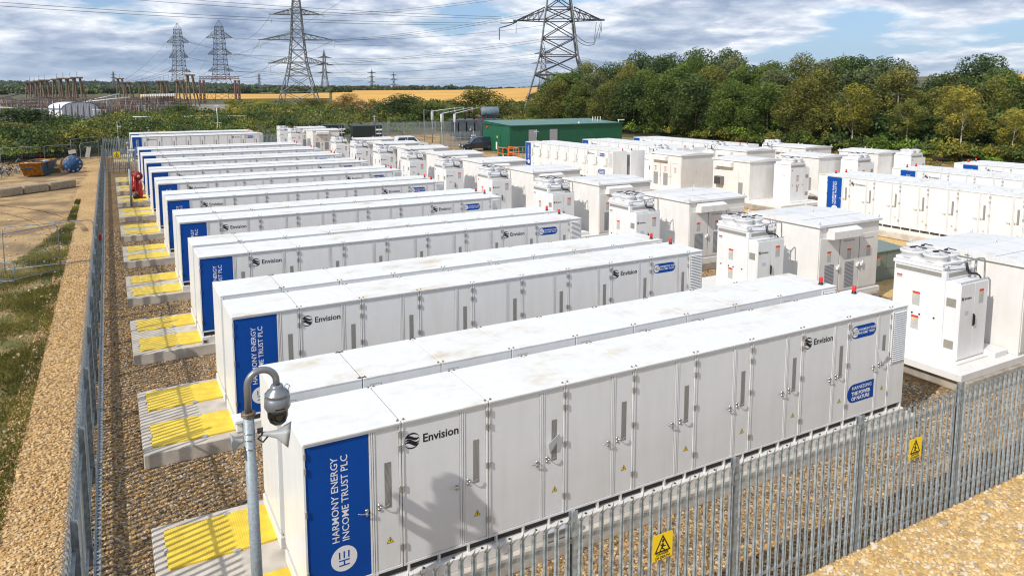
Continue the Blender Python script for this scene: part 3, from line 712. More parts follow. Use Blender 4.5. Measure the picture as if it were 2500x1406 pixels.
def palisade(label, p0, ang, nb, limit=None, every=1, far_first=False, name='palisade_fence'):
    t = thing(name, label, 'fence', p0, ang, None); cnt = 0; rest = MB()
    for b in range(nb):
        ob('post', post240, t, (b*2.75, .012, 0), 0)
        for z in (.36, 1.94): ob('rail', rail275, t, (b*2.75, .006, z))
        for i in range(17):
            x = b*2.75+.08+i*(2.75/17.2)
            if limit is None or cnt < limit:
                ob('pale', pale240, t, (x, 0, .02+rnd.uniform(-.008, .008)), rnd.uniform(-.03, .03)); cnt += 1
            else:
                for (a, c) in ((-.034, -.02), (-.02, -.006), (.006, .02), (.02, .034)):
                    pass
                rest.add([(x-.034, .01, 0), (x-.02, -.01, 0), (x, .004, 0), (x+.02, -.01, 0), (x+.034, .01, 0), (x-.034, .01, 2.2), (x-.02, -.01, 2.25), (x, .004, 2.28), (x+.02, -.01, 2.25), (x+.034, .01, 2.2), (x, .014, 0), (x, .018, 2.28)],
                         [(0, 1, 6, 5), (1, 2, 7, 6), (2, 3, 8, 7), (3, 4, 9, 8), (4, 10, 11, 9), (10, 0, 5, 11)])
    ob('post', post240, t, (nb*2.75, .012, 0))
    if rest.v: rest.build('far_pales', M['galv'], t, kind='stuff')
    return t
YF = 6.8357; XFL = -.70
# front fence: pales on the outer side, towards the camera
palisade('long galvanised palisade fence across the foreground, right of the camera mast', (4.7697-2.75*2, YF, 0), 0, 12)
# left fence: runs away from the camera; pales on its outer (left) side.  Local x runs towards the camera, so it is built from the near corner
def left_fence():
    t = thing('palisade_fence', 'galvanised palisade fence running away along the left edge of the containers', 'fence', (XFL, YF, 0), R(90))
    cnt = 0; rest = MB()
    m_p = pale240
    for b in range(31):
        ob('post', post240, t, (b*2.75, -.012, 0), math.pi)
        for z in (.36, 1.94): ob('rail', rail275, t, ((b+1)*2.75, -.006, z), math.pi)
        for i in range(17):
            x = b*2.75+.08+i*(2.75/17.2)
            if cnt < 300: ob('pale', m_p, t, (x, 0, .02+rnd.uniform(-.008, .008)), math.pi+rnd.uniform(-.03, .03)); cnt += 1
            else:
                rest.add([(x-.034, -.01, 0), (x-.02, .01, 0), (x, -.004, 0), (x+.02, .01, 0), (x+.034, -.01, 0), (x-.034, -.01, 2.2), (x-.02, .01, 2.25), (x, -.004, 2.28), (x+.02, .01, 2.25), (x+.034, -.01, 2.2), (x, -.014, 0), (x, -.018, 2.28)],
                         [(0, 1, 6, 5), (1, 2, 7, 6), (2, 3, 8, 7), (3, 4, 9, 8), (4, 10, 11, 9), (10, 0, 5, 11)])
    rest.build('far_pales', M['galv'], t, kind='stuff')
left_fence()
palisade('short palisade gate across the gravel track behind the tenth container row', (-.7, 74.6, 0), 0, 1)
palisade('far palisade fence closing the compound against the bushes', (-.7, 92.2, 0), 0, 9, limit=300)
palisade('palisade fence in front of the grey power transformer', (37.2, 84.3, 0), R(-4), 2)
palisade('tall palisade fence beyond the transformer yard before the shrubs', (33.0, 116.0, 0), R(-7), 7, limit=0)
palisade('short palisade fence seen over containers right of the green building', (46.2, 61.8, 0), 0, 2)
palisade('row of pale palisade tips between the container pairs at the right edge', (44.3, 27.2, .0), R(-10), 1)
# danger signs
man_poly = [(-.010, .045), (.012, .045), (.020, .015), (.052, .002), (.050, -.008), (.014, .0), (.006, -.022), (.040, -.045), (.028, -.056), (-.014, -.026), (-.04, -.06), (-.052, -.052), (-.020, -.006), (-.022, .018), (-.045, .030), (-.04, .038), (-.012, .03)]
def danger(label, loc, rz=0.0, w=.34, h=.36, name='danger_sign', group=None):
    t = thing(name, label, 'sign', loc, rz, group)
    MB().slab([(x, y) for x, y in rrect(w, h, .02, 3)], 0, .003).build('sign_plate', M['sign'], t, rz=0).rotation_euler = (R(90), 0, 0)
    tri = [(-.14, 0), (.14, 0), (0, .245)]; b = MB(); inn = [(-.105, .02), (.105, .02), (0, .205)]
    b.add([(x, -.001, z) for x, z in tri]+[(x, -.001, z) for x, z in inn], [(0, 1, 4, 3), (1, 2, 5, 4), (2, 0, 3, 5)])
    s = w/.34
    ob('warning_triangle', b.mesh('warning_triangle', M['black']), t, (w/2, -.0035, .10*s), scale=(s, 1, s))
    fig = MB().prism([(x*1.05, z*1.05) for x, z in man_poly], -.001, 0).prism([(x*1.6+.006, z*1.6+.075) for x, z in bolt_poly], -.001, 0)
    ob('falling_figure', fig.mesh('falling_figure', M['black']), t, (w/2, -.0035, .175*s), scale=(s, 1, s))
    ob('sign_lettering', text_mesh('sign_lettering', 'DANGER\nOF DEATH', .052*s, M['black'], bold=.0008, align='CENTER'), t, (w/2, -.0045, .062*s), rot=TX)
    return t
danger('yellow danger of death sign on the foreground fence, the larger left one', (5.97, YF-.032, 1.27))
danger('yellow danger of death sign on the foreground fence, the smaller right one', (11.47, YF-.032, 1.27))
danger('small yellow danger sign on the gate at the end of the gravel track', (.22, 74.55, 1.35), w=.55, h=.6)

# ------------------------------------------------------------------ camera mast
mx_, my_ = 1.265, 8.35
t = thing('camera_mast', 'grey galvanised camera mast with curved neck, closest thing to the camera', 'mast', (mx_, my_, 0))
MB().tube((0, 0, 0), (-.035, 0, 3.72), .068, .062, 20).build('mast_tube', mat('mottled_galvanised_steel', (.33, .38, .41), .5, .15, var=.22, vscale=40, bump=.05, bscale=90), t)
MB().lathe([(.062, 0), (.082, 0), (.082, .012), (.05, .014), (.05, .02), (.082, .022), (.082, .036), (.04, .04)], (-.035, 0, 3.715), 20).build('flange', M['rust'], t)
neck = [(-.035, 0, 3.74), (-.035, 0, 4.06)]+[(-.035+.165-.165*math.cos(a), 0, 4.06+.17*math.sin(a)) for a in [math.pi*i/12 for i in range(1, 12)]]+[(.295, 0, 4.00)]
MB().path(neck, .040, 16).build('curved_neck', M['camgrey'], t)
cd_ = MB().lathe([(.0, .22), (.065, .22), (.075, .20), (.075, .17), (.115, .15), (.118, .13), (.14, .12), (.142, .10), (.122, .085), (.145, .07), (.150, -.04), (.135, -.07), (.0, -.07)], (.295, 0, 3.80), 28)
head = cd_.build('camera_housing', M['camgrey'], t)
MB().lathe([(.105, -.07), (.118, -.10), (.118, -.16), (.095, -.225), (.05, -.265), (0, -.275)], (.295, 0, 3.80), 26).build('camera_dome', M['camblack'], head)
MB().lathe([(.055, 0), (.055, .012), (0, .02)], (0, 0, 0), 16, axis='y').build('camera_lens', M['camblack'], head, (.295, -.115, 3.66))
MB().box(-.055, -.002, 0, .055, .004, .012).build('name_plate', M['black'], head, (.295, -.150, 3.765))
MB().path([(.36, -.05, 3.99), (.41, .0, 4.01), (.45, .02, 3.97), (.41, -.03, 3.93)], .006, 6).build('safety_wire', M['steel'], head)
def horn(p, d, L, r, name='horn_speaker'):
    b = MB(); d = Vector(d).normalized(); q = d.to_track_quat('Z', 'Y').to_matrix()
    prof = [(.028, 0), (.032, .10*L/.3), (.05, .18*L/.3), (r*.75, .25*L/.3), (r, L), (r*.93, L-.004), (r*.5, L*.75), (0, L*.6)]
    n = 24
    vs = []
    for rr, z in prof:
        for k in range(n):
            a = 2*math.pi*k/n; ca, sa = math.cos(a), math.sin(a); f = 1/max(abs(ca), abs(sa)); f = 1+(f-1)*min(1, z/L)*.85
            vs.append(tuple(Vector(p)+q @ Vector((rr*ca*f, rr*sa*f*.8, z))))
    b.add(vs, [(i*n+k, i*n+(k+1) % n, (i+1)*n+(k+1) % n, (i+1)*n+k) for i in range(len(prof)-1) for k in range(n)], 0, True)
    return b.build(name, M['hornm'], t)
horn((.05, -.06, 3.50), (1, -.30, -.12), .36, .135); horn((-.08, .02, 3.42), (-1, .05, -.12), .15, .12)
MB().box(-.17, .03, 3.52, -.09, .17, 3.66, 0, .012).box(-.19, .0, 3.63, -.07, .20, 3.68, 0, .012).build('junction_box', M['plastic'], t)
for z in (3.33, 3.44, 3.52): MB().lathe([(.067, -.007), (.072, -.004), (.072, .004), (.067, .007)], (-.034, 0, z), 20).build('strap', M['steel'], t)
MB().path([(.05, -.05, 3.55), (.10, -.08, 3.57), (.09, -.10, 3.50), (.05, -.06, 3.44), (.10, -.09, 3.40), (.16, -.09, 3.46)], .011, 6).build('mast_cable', M['rubber'], t)
MB().box(.045, -.09, 3.49, .10, -.04, 3.56, 0, .01).build('camera_bracket', M['camblack'], t)

# ------------------------------------------------------------------ ground
AZT = [(-180, 6, 20), (-60, 8, 25), (-7, 7.2, 33), (5, 7.2, 31), (9, 7.4, 24), (13, 7.6, 17), (17, 8.2, 9), (23, 8.4, 8.8), (27, 8.8, 8), (31.5, 12.6, 9), (40, 17, 12), (52, 22, 17), (64, 27, 20), (90, 20, 20), (180, 6, 20)]
def interp(tab, a, i):
    for p, q in zip(tab, tab[1:]):
        if p[0] <= a <= q[0]:
            s = (a-p[0])/(q[0]-p[0]); return p[i]+(q[i]-p[i])*s
    return tab[-1][i]
def sm(a, b, x):
    s = max(0., min(1., (x-a)/(b-a))); return s*s*(3-2*s)
def hgt(x, y):
    r = math.hypot(x, y); a = math.degrees(math.atan2(x, y))
    if r < 260: return 0.0
    c, f = interp(AZT, a, 1), interp(AZT, a, 2)
    z = c*sm(300, 1150, r)-4.5*sm(1200, 1700, r)+(f-c+4.5)*sm(1900, 2900, r)-12*sm(3200, 4500, r)
    z += sm(5500, 8200, r)*(sm(8, 18, a)*(1-sm(33, 40, a))*(34+6*math.sin(a*2.1)))-60*sm(8600, 12000, r)
    return z
rs = [0, 40, 80, 130, 190, 260]+[260*1.068**i for i in range(1, 60)]+[12500, 14500]
NA = 240; vs, fs = [(0, 0, -.030)], []
for r in rs[1:]:
    for k in range(NA):
        a = 2*math.pi*k/NA; x, y = r*math.sin(a), r*math.cos(a); vs.append((x, y, hgt(x, y)-.030))
for k in range(NA): fs.append((0, 1+(k+1) % NA, 1+k))
for i in range(len(rs)-2):
    for k in range(NA):
        a, c = 1+i*NA+k, 1+i*NA+(k+1) % NA; fs.append((a, c, c+NA, a+NA))
gm = mat('rough_grassland', (.120, .105, .038), .95, col2=(.050, .062, .018), vscale=.02, cmix=(.42, .58), detail=8, bump=.3, bscale=.8, bdist=.2)
MB().add(vs, fs, 0, True).build('terrain', gm, kind='structure')

def cellmat(name, cols, scale, rough=.95, bump=.6, large=None, bd=.02):
    m = bpy.data.materials.new(name); m.use_nodes = True; N, L = m.node_tree.nodes, m.node_tree.links; b = N['Principled BSDF']; b.inputs['Roughness'].default_value = rough; b.inputs['Specular IOR Level'].default_value = .25
    g = N.new('ShaderNodeNewGeometry'); v = N.new('ShaderNodeTexVoronoi'); v.inputs['Scale'].default_value = scale; L.new(g.outputs['Position'], v.inputs['Vector'])
    s = N.new('ShaderNodeSeparateXYZ'); L.new(v.outputs['Color'], s.inputs[0])
    r = N.new('ShaderNodeValToRGB'); e = r.color_ramp.elements; e[0].color = (*cols[0], 1); e[1].color = (*cols[-1], 1); e[1].position = 1
    for i, c in enumerate(cols[1:-1]): x = e.new((i+1)/(len(cols)-1)); x.color = (*c, 1)
    L.new(s.outputs[0], r.inputs[0]); out = r.outputs[0]
    if large:
        n = N.new('ShaderNodeTexNoise'); n.inputs['Scale'].default_value = large[0]; n.inputs['Detail'].default_value = 6; L.new(g.outputs['Position'], n.inputs['Vector'])
        r2 = N.new('ShaderNodeValToRGB'); r2.color_ramp.elements[0].position = .38; r2.color_ramp.elements[0].color = (*large[1], 1); r2.color_ramp.elements[1].position = .62; r2.color_ramp.elements[1].color = (*large[2], 1)
        L.new(n.outputs['Fac'], r2.inputs[0]); mx = N.new('ShaderNodeMixRGB'); mx.blend_type = 'MULTIPLY'; mx.inputs[0].default_value = 1; L.new(out, mx.inputs[1]); L.new(r2.outputs[0], mx.inputs[2]); out = mx.outputs[0]
    L.new(out, b.inputs['Base Color'])
    bp = N.new('ShaderNodeBump'); bp.inputs['Strength'].default_value = bump; bp.inputs['Distance'].default_value = bd; bp.invert = True
    L.new(v.outputs['Distance'], bp.inputs['Height']); L.new(bp.outputs[0], b.inputs['Normal'])
    return m
GRAV = [(.05, .035, .02), (.34, .21, .09), (.17, .11, .06), (.44, .28, .12), (.10, .075, .05), (.46, .34, .20), (.26, .155, .065), (.30, .23, .16)]  # sheet tones darker than the loose stones: shade between stones put into colour
M['gravel'] = cellmat('mixed_gravel', GRAV, 22, bump=.9, large=(.5, (.82, .80, .76), (1.05, 1.02, .97)))
M['bank'] = cellmat('pinkish_gravel', [(.32, .19, .08), (.60, .38, .16), (.46, .29, .12), (.66, .46, .23), (.26, .16, .08), (.62, .47, .27)], 17, bump=.7, large=(.3, (.88, .85, .80), (1.05, 1.04, 1.02)))
M['sand'] = cellmat('sandy_gravel', [(.54, .35, .14), (.64, .44, .19), (.48, .31, .13), (.66, .48, .24), (.42, .28, .12), (.60, .47, .28)], 16, bump=.6, large=(.7, (.88, .86, .80), (1.06, 1.04, 1.0)))
M['dirt'] = mat('bare_earth', (.44, .29, .13), .95, col2=(.21, .135, .065), vscale=.45, cmix=(.40, .60), detail=12, bump=.8, bscale=2.2, bdist=.12, coord='Object')
M['grass'] = mat('short_patchy_grass', (.120, .115, .030), .95, col2=(.30, .20, .085), vscale=1.1, cmix=(.42, .58), detail=12, bump=.8, bscale=9, bdist=.05)
M['field'] = mat('ripe_stubble_field', (.72, .39, .065), .95, col2=(.52, .28, .05), vscale=.012, cmix=(.35, .65), detail=10)
def sheet(name, pts, z, m, jag=0.0, step=1.0, seed=1):
    r = random.Random(seed); out = []
    for p, q in zip(pts, pts[1:]+pts[:1]):
        L = math.hypot(q[0]-p[0], q[1]-p[1]); n = max(1, int(L/step)) if jag else 1
        for i in range(n):
            s = i/n; d = r.uniform(-jag, jag)*(i > 0); out.append((p[0]+(q[0]-p[0])*s-(q[1]-p[1])/L*d, p[1]+(q[1]-p[1])*s+(q[0]-p[0])/L*d, z))
    from mathutils.geometry import tessellate_polygon
    tris = []
    for t3 in tessellate_polygon([[Vector(o_) for o_ in out]]):
        a_, b_, c_ = (out[i] for i in t3); ar = (b_[0]-a_[0])*(c_[1]-a_[1])-(b_[1]-a_[1])*(c_[0]-a_[0])
        if abs(ar) > 1e-9: tris.append(tuple(t3) if ar > 0 else tuple(t3)[::-1])
    b = MB(); b.add(out, tris); return b.build(name, m, kind='structure')
sheet('dirt_ground', [(-60, 26), (-60, 100), (-4, 96), (5, 92.6), (-1.0, 92), (-1.0, 30), (-3, 28), (-30, 26)], -.019, M['dirt'], .25, 2)
sheet('site_ground', [(-4, -12), (-3, 93), (26, 96), (44, 119), (58, 112), (78, 82), (72, 20), (74, -12)], -.024, M['dirt'], .3, 3, 2)
sheet('grass_verge', [(-30, 2), (-30, 29), (-8, 32), (-5.2, 34), (-4.0, 37), (-3.3, 41), (-2.4, 47), (-1.4, 49), (-1.4, 36), (-1.4, 24), (-1.4, 14), (-1.4, 2)], -.008, M['grass'], .25, .3, 3)
sheet('gravel_bank', [(-2.3, 2), (-2.2, 14), (-2.3, 24), (-2.05, 36), (-2.0, 50), (-2.6, 60), (-2.0, 74), (-2.8, 92), (XFL+.25, 92), (XFL+.25, 2)], -.002, M['bank'], .22, .22, 4)
sheet('compound_gravel', [(XFL, YF), (XFL, 92.2), (24, 92.2), (24.5, 60), (31.5, 59), (31.5, 24), (24.4, 22), (24.4, YF)], .004, M['gravel'])
sheet('sandy_ground', [(24.4, YF), (24.4, 22), (31.5, 24), (31.5, 59), (60, 60), (60, YF)], -.014, M['sand'])
sheet('stony_ground', [(-4, -8), (-3.0, YF), (60, YF), (60, -8)], .010, M['sand'])
def drape(name, a0, a1, r0, r1, m, dz=.35, na=60, nr=16):
    vs, fs = [], []
    for i in range(nr+1):
        for k in range(na+1):
            s = k/na; a = a0+(a1-a0)*s; q0 = r0(s) if callable(r0) else r0; q1 = r1(s) if callable(r1) else r1; r = q0+(q1-q0)*i/nr
            x, y = r*math.sin(R(a)), r*math.cos(R(a)); vs.append((x, y, hgt(x, y)+dz))
    for i in range(nr):
        for k in range(na): b = i*(na+1)+k; fs.append((b, b+1, b+na+2, b+na+1))
    MB().add(vs, fs, 0, True).build(name, m, kind='structure')
drape('stubble_field', 15.5, 50, 380, lambda s: 1180, M['field'])
drape('stubble_field', 2.0, 15.3, lambda s: 560, lambda s: 800+40*math.sin(s*7), M['field'])
drape('stubble_field', .5, 6.0, lambda s: 1000, lambda s: 1450, M['field'], .5)
drape('stubble_field', 60, 72, 500, 1200, M['field'])
# ------------------------------------------------------------------ foliage
def leaf_arrays(blobs, n, size, seed, shell=.45, flat=0.0):
    """blobs: (x, y, z, rx, ry, rz, material). Leaf clumps as small folded quads near the blob surfaces."""
    g = np.random.default_rng(seed); B = np.array([b[:6] for b in blobs], float); mi = np.array([b[6] for b in blobs])
    w = (B[:, 3]*B[:, 4]+B[:, 3]*B[:, 5]+B[:, 4]*B[:, 5]); idx = g.choice(len(B), n, p=w/w.sum()); b = B[idx]
    d = g.normal(size=(n, 3)); d /= np.linalg.norm(d, axis=1)[:, None]
    if flat: d[:, 2] = np.abs(d[:, 2])*(1-flat)+d[:, 2]*flat
    rad = 1-shell*g.random(n)**1.6+.10*g.normal(size=n)*(g.random(n) < .3)
    p = b[:, :3]+d*b[:, 3:6]*rad[:, None]
    nrm = d*.55+g.normal(size=(n, 3))*.6+np.array([0, 0, .25]); nrm /= np.linalg.norm(nrm, axis=1)[:, None]
    t = np.cross(nrm, g.normal(size=(n, 3))); t /= np.linalg.norm(t, axis=1)[:, None]; u = np.cross(nrm, t)
    s = size*(.6+.8*g.random(n))[:, None]; a = s*.5; c = s*.32
    v = np.stack([p-t*a, p+u*c+nrm*s*.10, p+t*a, p-u*c+nrm*s*.10], 1).reshape(-1, 3)
    return v, mi[idx]
def leaf_mesh(name, mats, blobs, n, size, seed, **k):
    v, mi = leaf_arrays(blobs, n, size, seed, **k)
    me = bpy.data.meshes.new(name); me.vertices.add(len(v)); me.vertices.foreach_set('co', v.ravel().astype(np.float32))
    q = len(v)//4; me.loops.add(q*4); me.loops.foreach_set('vertex_index', np.arange(q*4, dtype=np.int32))
    me.polygons.add(q); me.polygons.foreach_set('loop_start', np.arange(0, q*4, 4, dtype=np.int32)); me.polygons.foreach_set('loop_total', np.full(q, 4, np.int32))
    for m in mats: me.materials.append(m)
    me.polygons.foreach_set('material_index', mi.astype(np.int32)); me.update(calc_edges=True); me.validate(); return me
TR = random.Random(11)
def trunk_mesh(name, m, h, r, lean, limbs, seed):
    q = random.Random(seed); b = MB(); pts = [(lean*h*(i/6)**1.6+q.uniform(-.06, .06)*i*.3, q.uniform(-.06, .06)*i*.3, h*i/6*.86) for i in range(7)]
    b.path(pts, [r*(1-.13*i) for i in range(7)], 7)
    for _ in range(limbs):
        i = q.randint(2, 5); p = Vector(pts[i]); a = q.uniform(0, 6.28); L = q.uniform(1.5, 3.2)*(1-.08*i)
        m1 = p+Vector((math.cos(a)*L*.45, math.sin(a)*L*.45, L*.55)); m2 = m1+Vector((math.cos(a)*L*.35, math.sin(a)*L*.35, L*.7))
        b.path([p, m1, m2], [r*.42, r*.26, r*.10], 5)
        for s in (-1, 1):
            b.path([m1, m1+Vector((math.cos(a+s*.8)*L*.4, math.sin(a+s*.8)*L*.4, L*.4))], [r*.18, r*.06], 4)
    return b.mesh(name, m)
def crown_blobs(q, h, rad, base, n, mi, lean=0, narrow=1.0):
    out = []
    for i in range(n):
        s = (i+.5)/n; z = base+(h-base)*(.06+.88*s); w = rad*math.sin(math.pi*(.16+.80*s))**.7
        a = i*2.4+q.uniform(-.5, .5); rr = w*q.uniform(.25, .72)*narrow; br = rad*q.uniform(.34, .56)
        out.append((lean*z+rr*math.cos(a), rr*math.sin(a), z, br, br, br*q.uniform(.7, 1.05), mi))
    out.append((lean*h*.9, 0, h*.86, rad*.34, rad*.34, rad*.55, mi))
    return out
KINDS_T = {}
for nm, lm, tm, hh, rad, base, nb, nl, ls, lean, trk in (
    ('broad', 'leaf_dark', 'bark', 10, 3.9, 1.2, 15, 6200, .36, 0, .18), ('mid', 'leaf_mid', 'bark', 10, 3.4, 1.4, 14, 5600, .33, .02, .16),
    ('olive', 'leaf_olive', 'bark', 10, 3.3, 1.6, 14, 5200, .31, .03, .15), ('birch', 'leaf_yellow', 'birch', 10, 2.5, 3.4, 12, 3400, .27, .05, .13),
    ('willow', 'leaf_grey', 'bark', 10, 3.1, 1.8, 14, 5200, .30, .05, .15), ('thinbirch', 'leaf_olive', 'birch', 10, 2.3, 3.8, 11, 2900, .27, -.04, .12),
    ('bright', 'leaf_bright', 'bark', 10, 3.6, .4, 12, 5200, .34, 0, .14), ('brown', 'leaf_brown', 'bark', 10, 3.2, 1.0, 12, 3600, .30, 0, .14)):
    vs_ = []
    for s in range(2):
        q = random.Random(hash(nm) % 1 + len(nm)*13+s*101)
        vs_.append((leaf_mesh('crown', [M[lm]], crown_blobs(q, hh, rad, base, nb, 0, lean, 1.15), int(nl*1.7), ls*.76, 5+s+len(nm)), trunk_mesh('trunk', M[tm], hh, trk, lean, 7 if tm == 'birch' else 5, 3+s)))
    KINDS_T[nm] = vs_
def tree(label, kind, loc, h, wide=1.0, group=None, name='tree', cat='tree'):
    c, t_ = KINDS_T[kind][TR.randint(0, 1)]; s = h/10.0
    r = thing(name, label, cat, loc, TR.uniform(-.5, .5), group); a = TR.uniform(0, 6.28) if 'birch' not in kind else TR.uniform(-.6, .6)
    ob('crown', c, r, (0, 0, 0), a, scale=(s*wide, s*wide, s)); ob('trunk', t_, r, (0, 0, 0), a, scale=(s, s, s)); return r
def tab(t, x):
    for p, q in zip(t, t[1:]):
        if p[0] <= x <= q[0]: return p[1]+(q[1]-p[1])*(x-p[0])/(q[0]-p[0])
    return t[0][1] if x < t[0][0] else t[-1][1]
FRONT = [(1290, 150), (1400, 140), (1500, 132), (1700, 116), (1900, 103), (2100, 97), (2300, 91), (2500, 92), (2700, 92)]
SKY = [(1290, 262), (1320, 225), (1350, 182), (1400, 162), (1470, 147), (1550, 143), (1640, 132), (1720, 124), (1800, 128), (1850, 146), (1900, 142), (1990, 142), (2080, 137), (2140, 146), (2190, 140), (2230, 172), (2270, 196), (2300, 165), (2340, 146), (2400, 142), (2450, 158), (2480, 205), (2560, 210), (2700, 190)]
KN = {'broad': 'dark green broadleaf tree', 'mid': 'mid green broadleaf tree', 'olive': 'olive green tree', 'birch': 'yellowing birch with pale trunk', 'willow': 'grey green willow', 'thinbirch': 'slim birch with white stem', 'bright': 'bright green tree', 'brown': 'brownish dying tree'}
rowname = ['front rank', 'second rank', 'third rank', 'back rank']
for q in range(4):
    px_ = 1300+q*22; i = 0
    while px_ < 2640:
        D = tab(FRONT, px_)+q*9+TR.uniform(-1.5, 1.5); i += 1
        ztop = H+(222-tab(SKY, px_)-TR.uniform(-4, 9))*D/1759
        h = ztop*(.74, .86, .95, 1.0)[q]*TR.uniform(.93, 1.03) if px_ > 1400 else ztop*(.9+.03*q)
        if q == 0: kd = TR.choice(['mid', 'olive', 'broad', 'mid', 'willow']) if px_ < 1950 else TR.choice(['birch', 'thinbirch', 'birch', 'birch', 'olive', 'thinbirch'])
        elif q == 1: kd = TR.choice(['mid', 'olive', 'mid', 'willow', 'olive']) if px_ < 1950 else TR.choice(['olive', 'birch', 'mid', 'thinbirch', 'willow'])
        else: kd = TR.choice(['broad', 'mid', 'willow', 'broad', 'olive'])
        if q == 0 and 1940 < px_ < 2010: kd = 'olive'
        p = at_d(px_, 300, D)
        if q == 3 and 2290 < px_ < 2470: kd = 'broad'
        h *= .96 if px_ < 2150 else .91
        if q >= 2 and 2225 < px_ < 2290: h *= .82
        w = {'birch': 1.15, 'thinbirch': 1.2}.get(kd, 1.12)*max(.75, min(1.1, 11/h))
        tree('%s, %s from left in the %s of the wood' % (KN[kd], ORD[i], rowname[q]), kd, (p.x, p.y, -.05), h, w, 'trees of the wood')
        px_ += (5.2 if q < 2 else 6.0)/D*1759*(.85+.3*TR.random())*(math.cos(math.atan((px_-PX)/F_PX))**-2)
MATS_S = [M['leaf_dark'], M['leaf_mid'], M['leaf_olive'], M['leaf_yellow'], M['leaf_bright'], M['leaf_brown'], M['leaf_grey']]
def bushes(spots, q):
    out = []
    for (x, y, z, r, h, mi) in spots:
        for _ in range(5):
            a, s = q.uniform(0, 6.28), q.uniform(.1, .6)*r; rr = r*q.uniform(.4, .62)
            out.append((x+s*math.cos(a), y+s*math.sin(a), z+h*q.uniform(.30, .62), rr, rr, h*q.uniform(.34, .48), mi))
    return out
# undergrowth along the foot of the wood
q = random.Random(5); sp_ = []
px_ = 1300
while px_ < 2650:
    D = tab(FRONT, px_)-q.uniform(1.5, 4.5); p = at_d(px_, 300, D); h = q.uniform(1.2, 2.8)
    sp_.append((p.x, p.y, 0, q.uniform(1.2, 2.2), h, q.choice([1, 1, 4, 2, 0, 3, 5 if 1880 < px_ < 2000 else 1]))); px_ += q.uniform(9, 22)
ob('undergrowth', leaf_mesh('undergrowth', MATS_S, bushes(sp_, q), 30000, .28, 3, flat=.3), kind='stuff', label='leafy undergrowth along the foot of the wood')
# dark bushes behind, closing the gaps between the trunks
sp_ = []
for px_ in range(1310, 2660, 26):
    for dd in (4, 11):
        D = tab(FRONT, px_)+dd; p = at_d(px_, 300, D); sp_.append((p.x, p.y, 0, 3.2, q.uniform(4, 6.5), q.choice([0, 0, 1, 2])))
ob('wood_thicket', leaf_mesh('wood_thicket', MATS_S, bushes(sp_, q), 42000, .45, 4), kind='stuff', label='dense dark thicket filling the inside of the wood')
# scrub belt
q = random.Random(9); sp_ = []
def scrub(px0, px1, d0, d1, n, hmin, hmax, mats, rmin=1.8, rmax=4.0):
    for _ in range(n):
        x = q.uniform(px0, px1); D = math.sqrt(q.uniform(d0*d0, d1*d1)); p = at_d(x, 300, D)
        if p.y < 95.5 and p.x > -1: continue
        if 33 < p.x < 66 and p.y < 118: continue
        sp_.append((p.x, p.y, hgt(p.x, p.y)-.2, q.uniform(rmin, rmax), q.uniform(hmin, hmax), q.choice(mats)))
scrub(-160, 250, 92, 150, 80, 1.6, 4.6, [0, 1, 1, 0, 2], 2.2, 5); scrub(-160, 380, 120, 178, 60, 1.6, 3.4, [0, 0, 1, 2], 2.2, 5)
scrub(240, 760, 103, 200, 150, 1.5, 3.9, [0, 1, 2, 1, 0, 3], 2.0, 5); scrub(740, 1330, 100, 210, 170, 1.6, 4.4, [0, 1, 2, 1, 0, 6], 2.0, 5); scrub(1180, 1330, 100, 150, 30, 2, 3, [1, 2])
ob('scrub', leaf_mesh('scrub', MATS_S, bushes(sp_, q), 210000, .34, 8, flat=.35), kind='stuff', label='belt of green scrub beyond the compound')
sp_ = []
scrub(300, 640, 190, 232, 60, 2, 3.4, [0, 1, 2, 2]); scrub(560, 900, 200, 330, 150, 2.2, 3.6, [2, 3, 1, 2, 3]); scrub(860, 1320, 210, 330, 110, 2.4, 4.6, [0, 1, 2, 0, 5])
scrub(560, 860, 330, 430, 70, 2, 3.4, [2, 3, 2, 1], 3, 6); scrub(1040, 1320, 330, 400, 20, 1.5, 2.5, [0, 1], 3, 5)
ob('distant_scrub', leaf_mesh('distant_scrub', MATS_S, bushes(sp_, q), 70000, .75, 9, flat=.4), kind='stuff', label='farther scrub around the pylon feet')
# rough grasses on the margins
sp_ = []
for _ in range(260):
    x, y = q.uniform(52, 80), q.uniform(20, 86); 
    if x > 60+.0*y and at_d(1600, 300, 1): sp_.append((x+4, y, 0, q.uniform(.6, 1.4), q.uniform(.25, .7), q.choice([2, 5, 3, 2])))
ob('rough_grass', leaf_mesh('rough_grass', MATS_S, bushes(sp_, q), 16000, .22, 12, flat=.6), kind='stuff', label='rough dry grass between the wood and the compound')
# single shrubs that stand out
def shrub(label, px_, ytop, D, r, kd, h=None):
    p = at_d(px_, 300, D); z0 = hgt(p.x, p.y); zt = H+(222-ytop)*D/1759; tree(label, kd, (p.x, p.y, z0-.25*(zt-z0)), (zt-z0)*1.25, r*10/((zt-z0)*1.25)/3.4, 'standing shrubs', 'shrub', 'shrub')
shrub('large dark round shrub at the left edge beside the white shed', 60, 256, 150, 6.5, 'broad')
shrub('brownish green shrub below the large dark one at the left edge', 30, 285, 128, 5, 'olive'); shrub('mid green shrub left of the site fence corner', 205, 312, 112, 4.6, 'mid')
shrub('bright green shrub behind the leaning site fences', 150, 335, 104, 4.2, 'bright'); shrub('dark shrub at the left edge behind the rubble heap', 8, 330, 97, 5, 'broad')
shrub('tall round tree in front of the golden field, left of the right pylon', 1172, 221, 152, 7.2, 'olive'); shrub('dark rounded bush below the golden field', 985, 236, 158, 6.0, 'broad')
shrub('mid green bush right of the dark rounded bush', 1050, 250, 150, 4.5, 'mid'); shrub('yellow green bush at the foot of the nearer left pylon', 640, 247, 265, 7, 'birch')
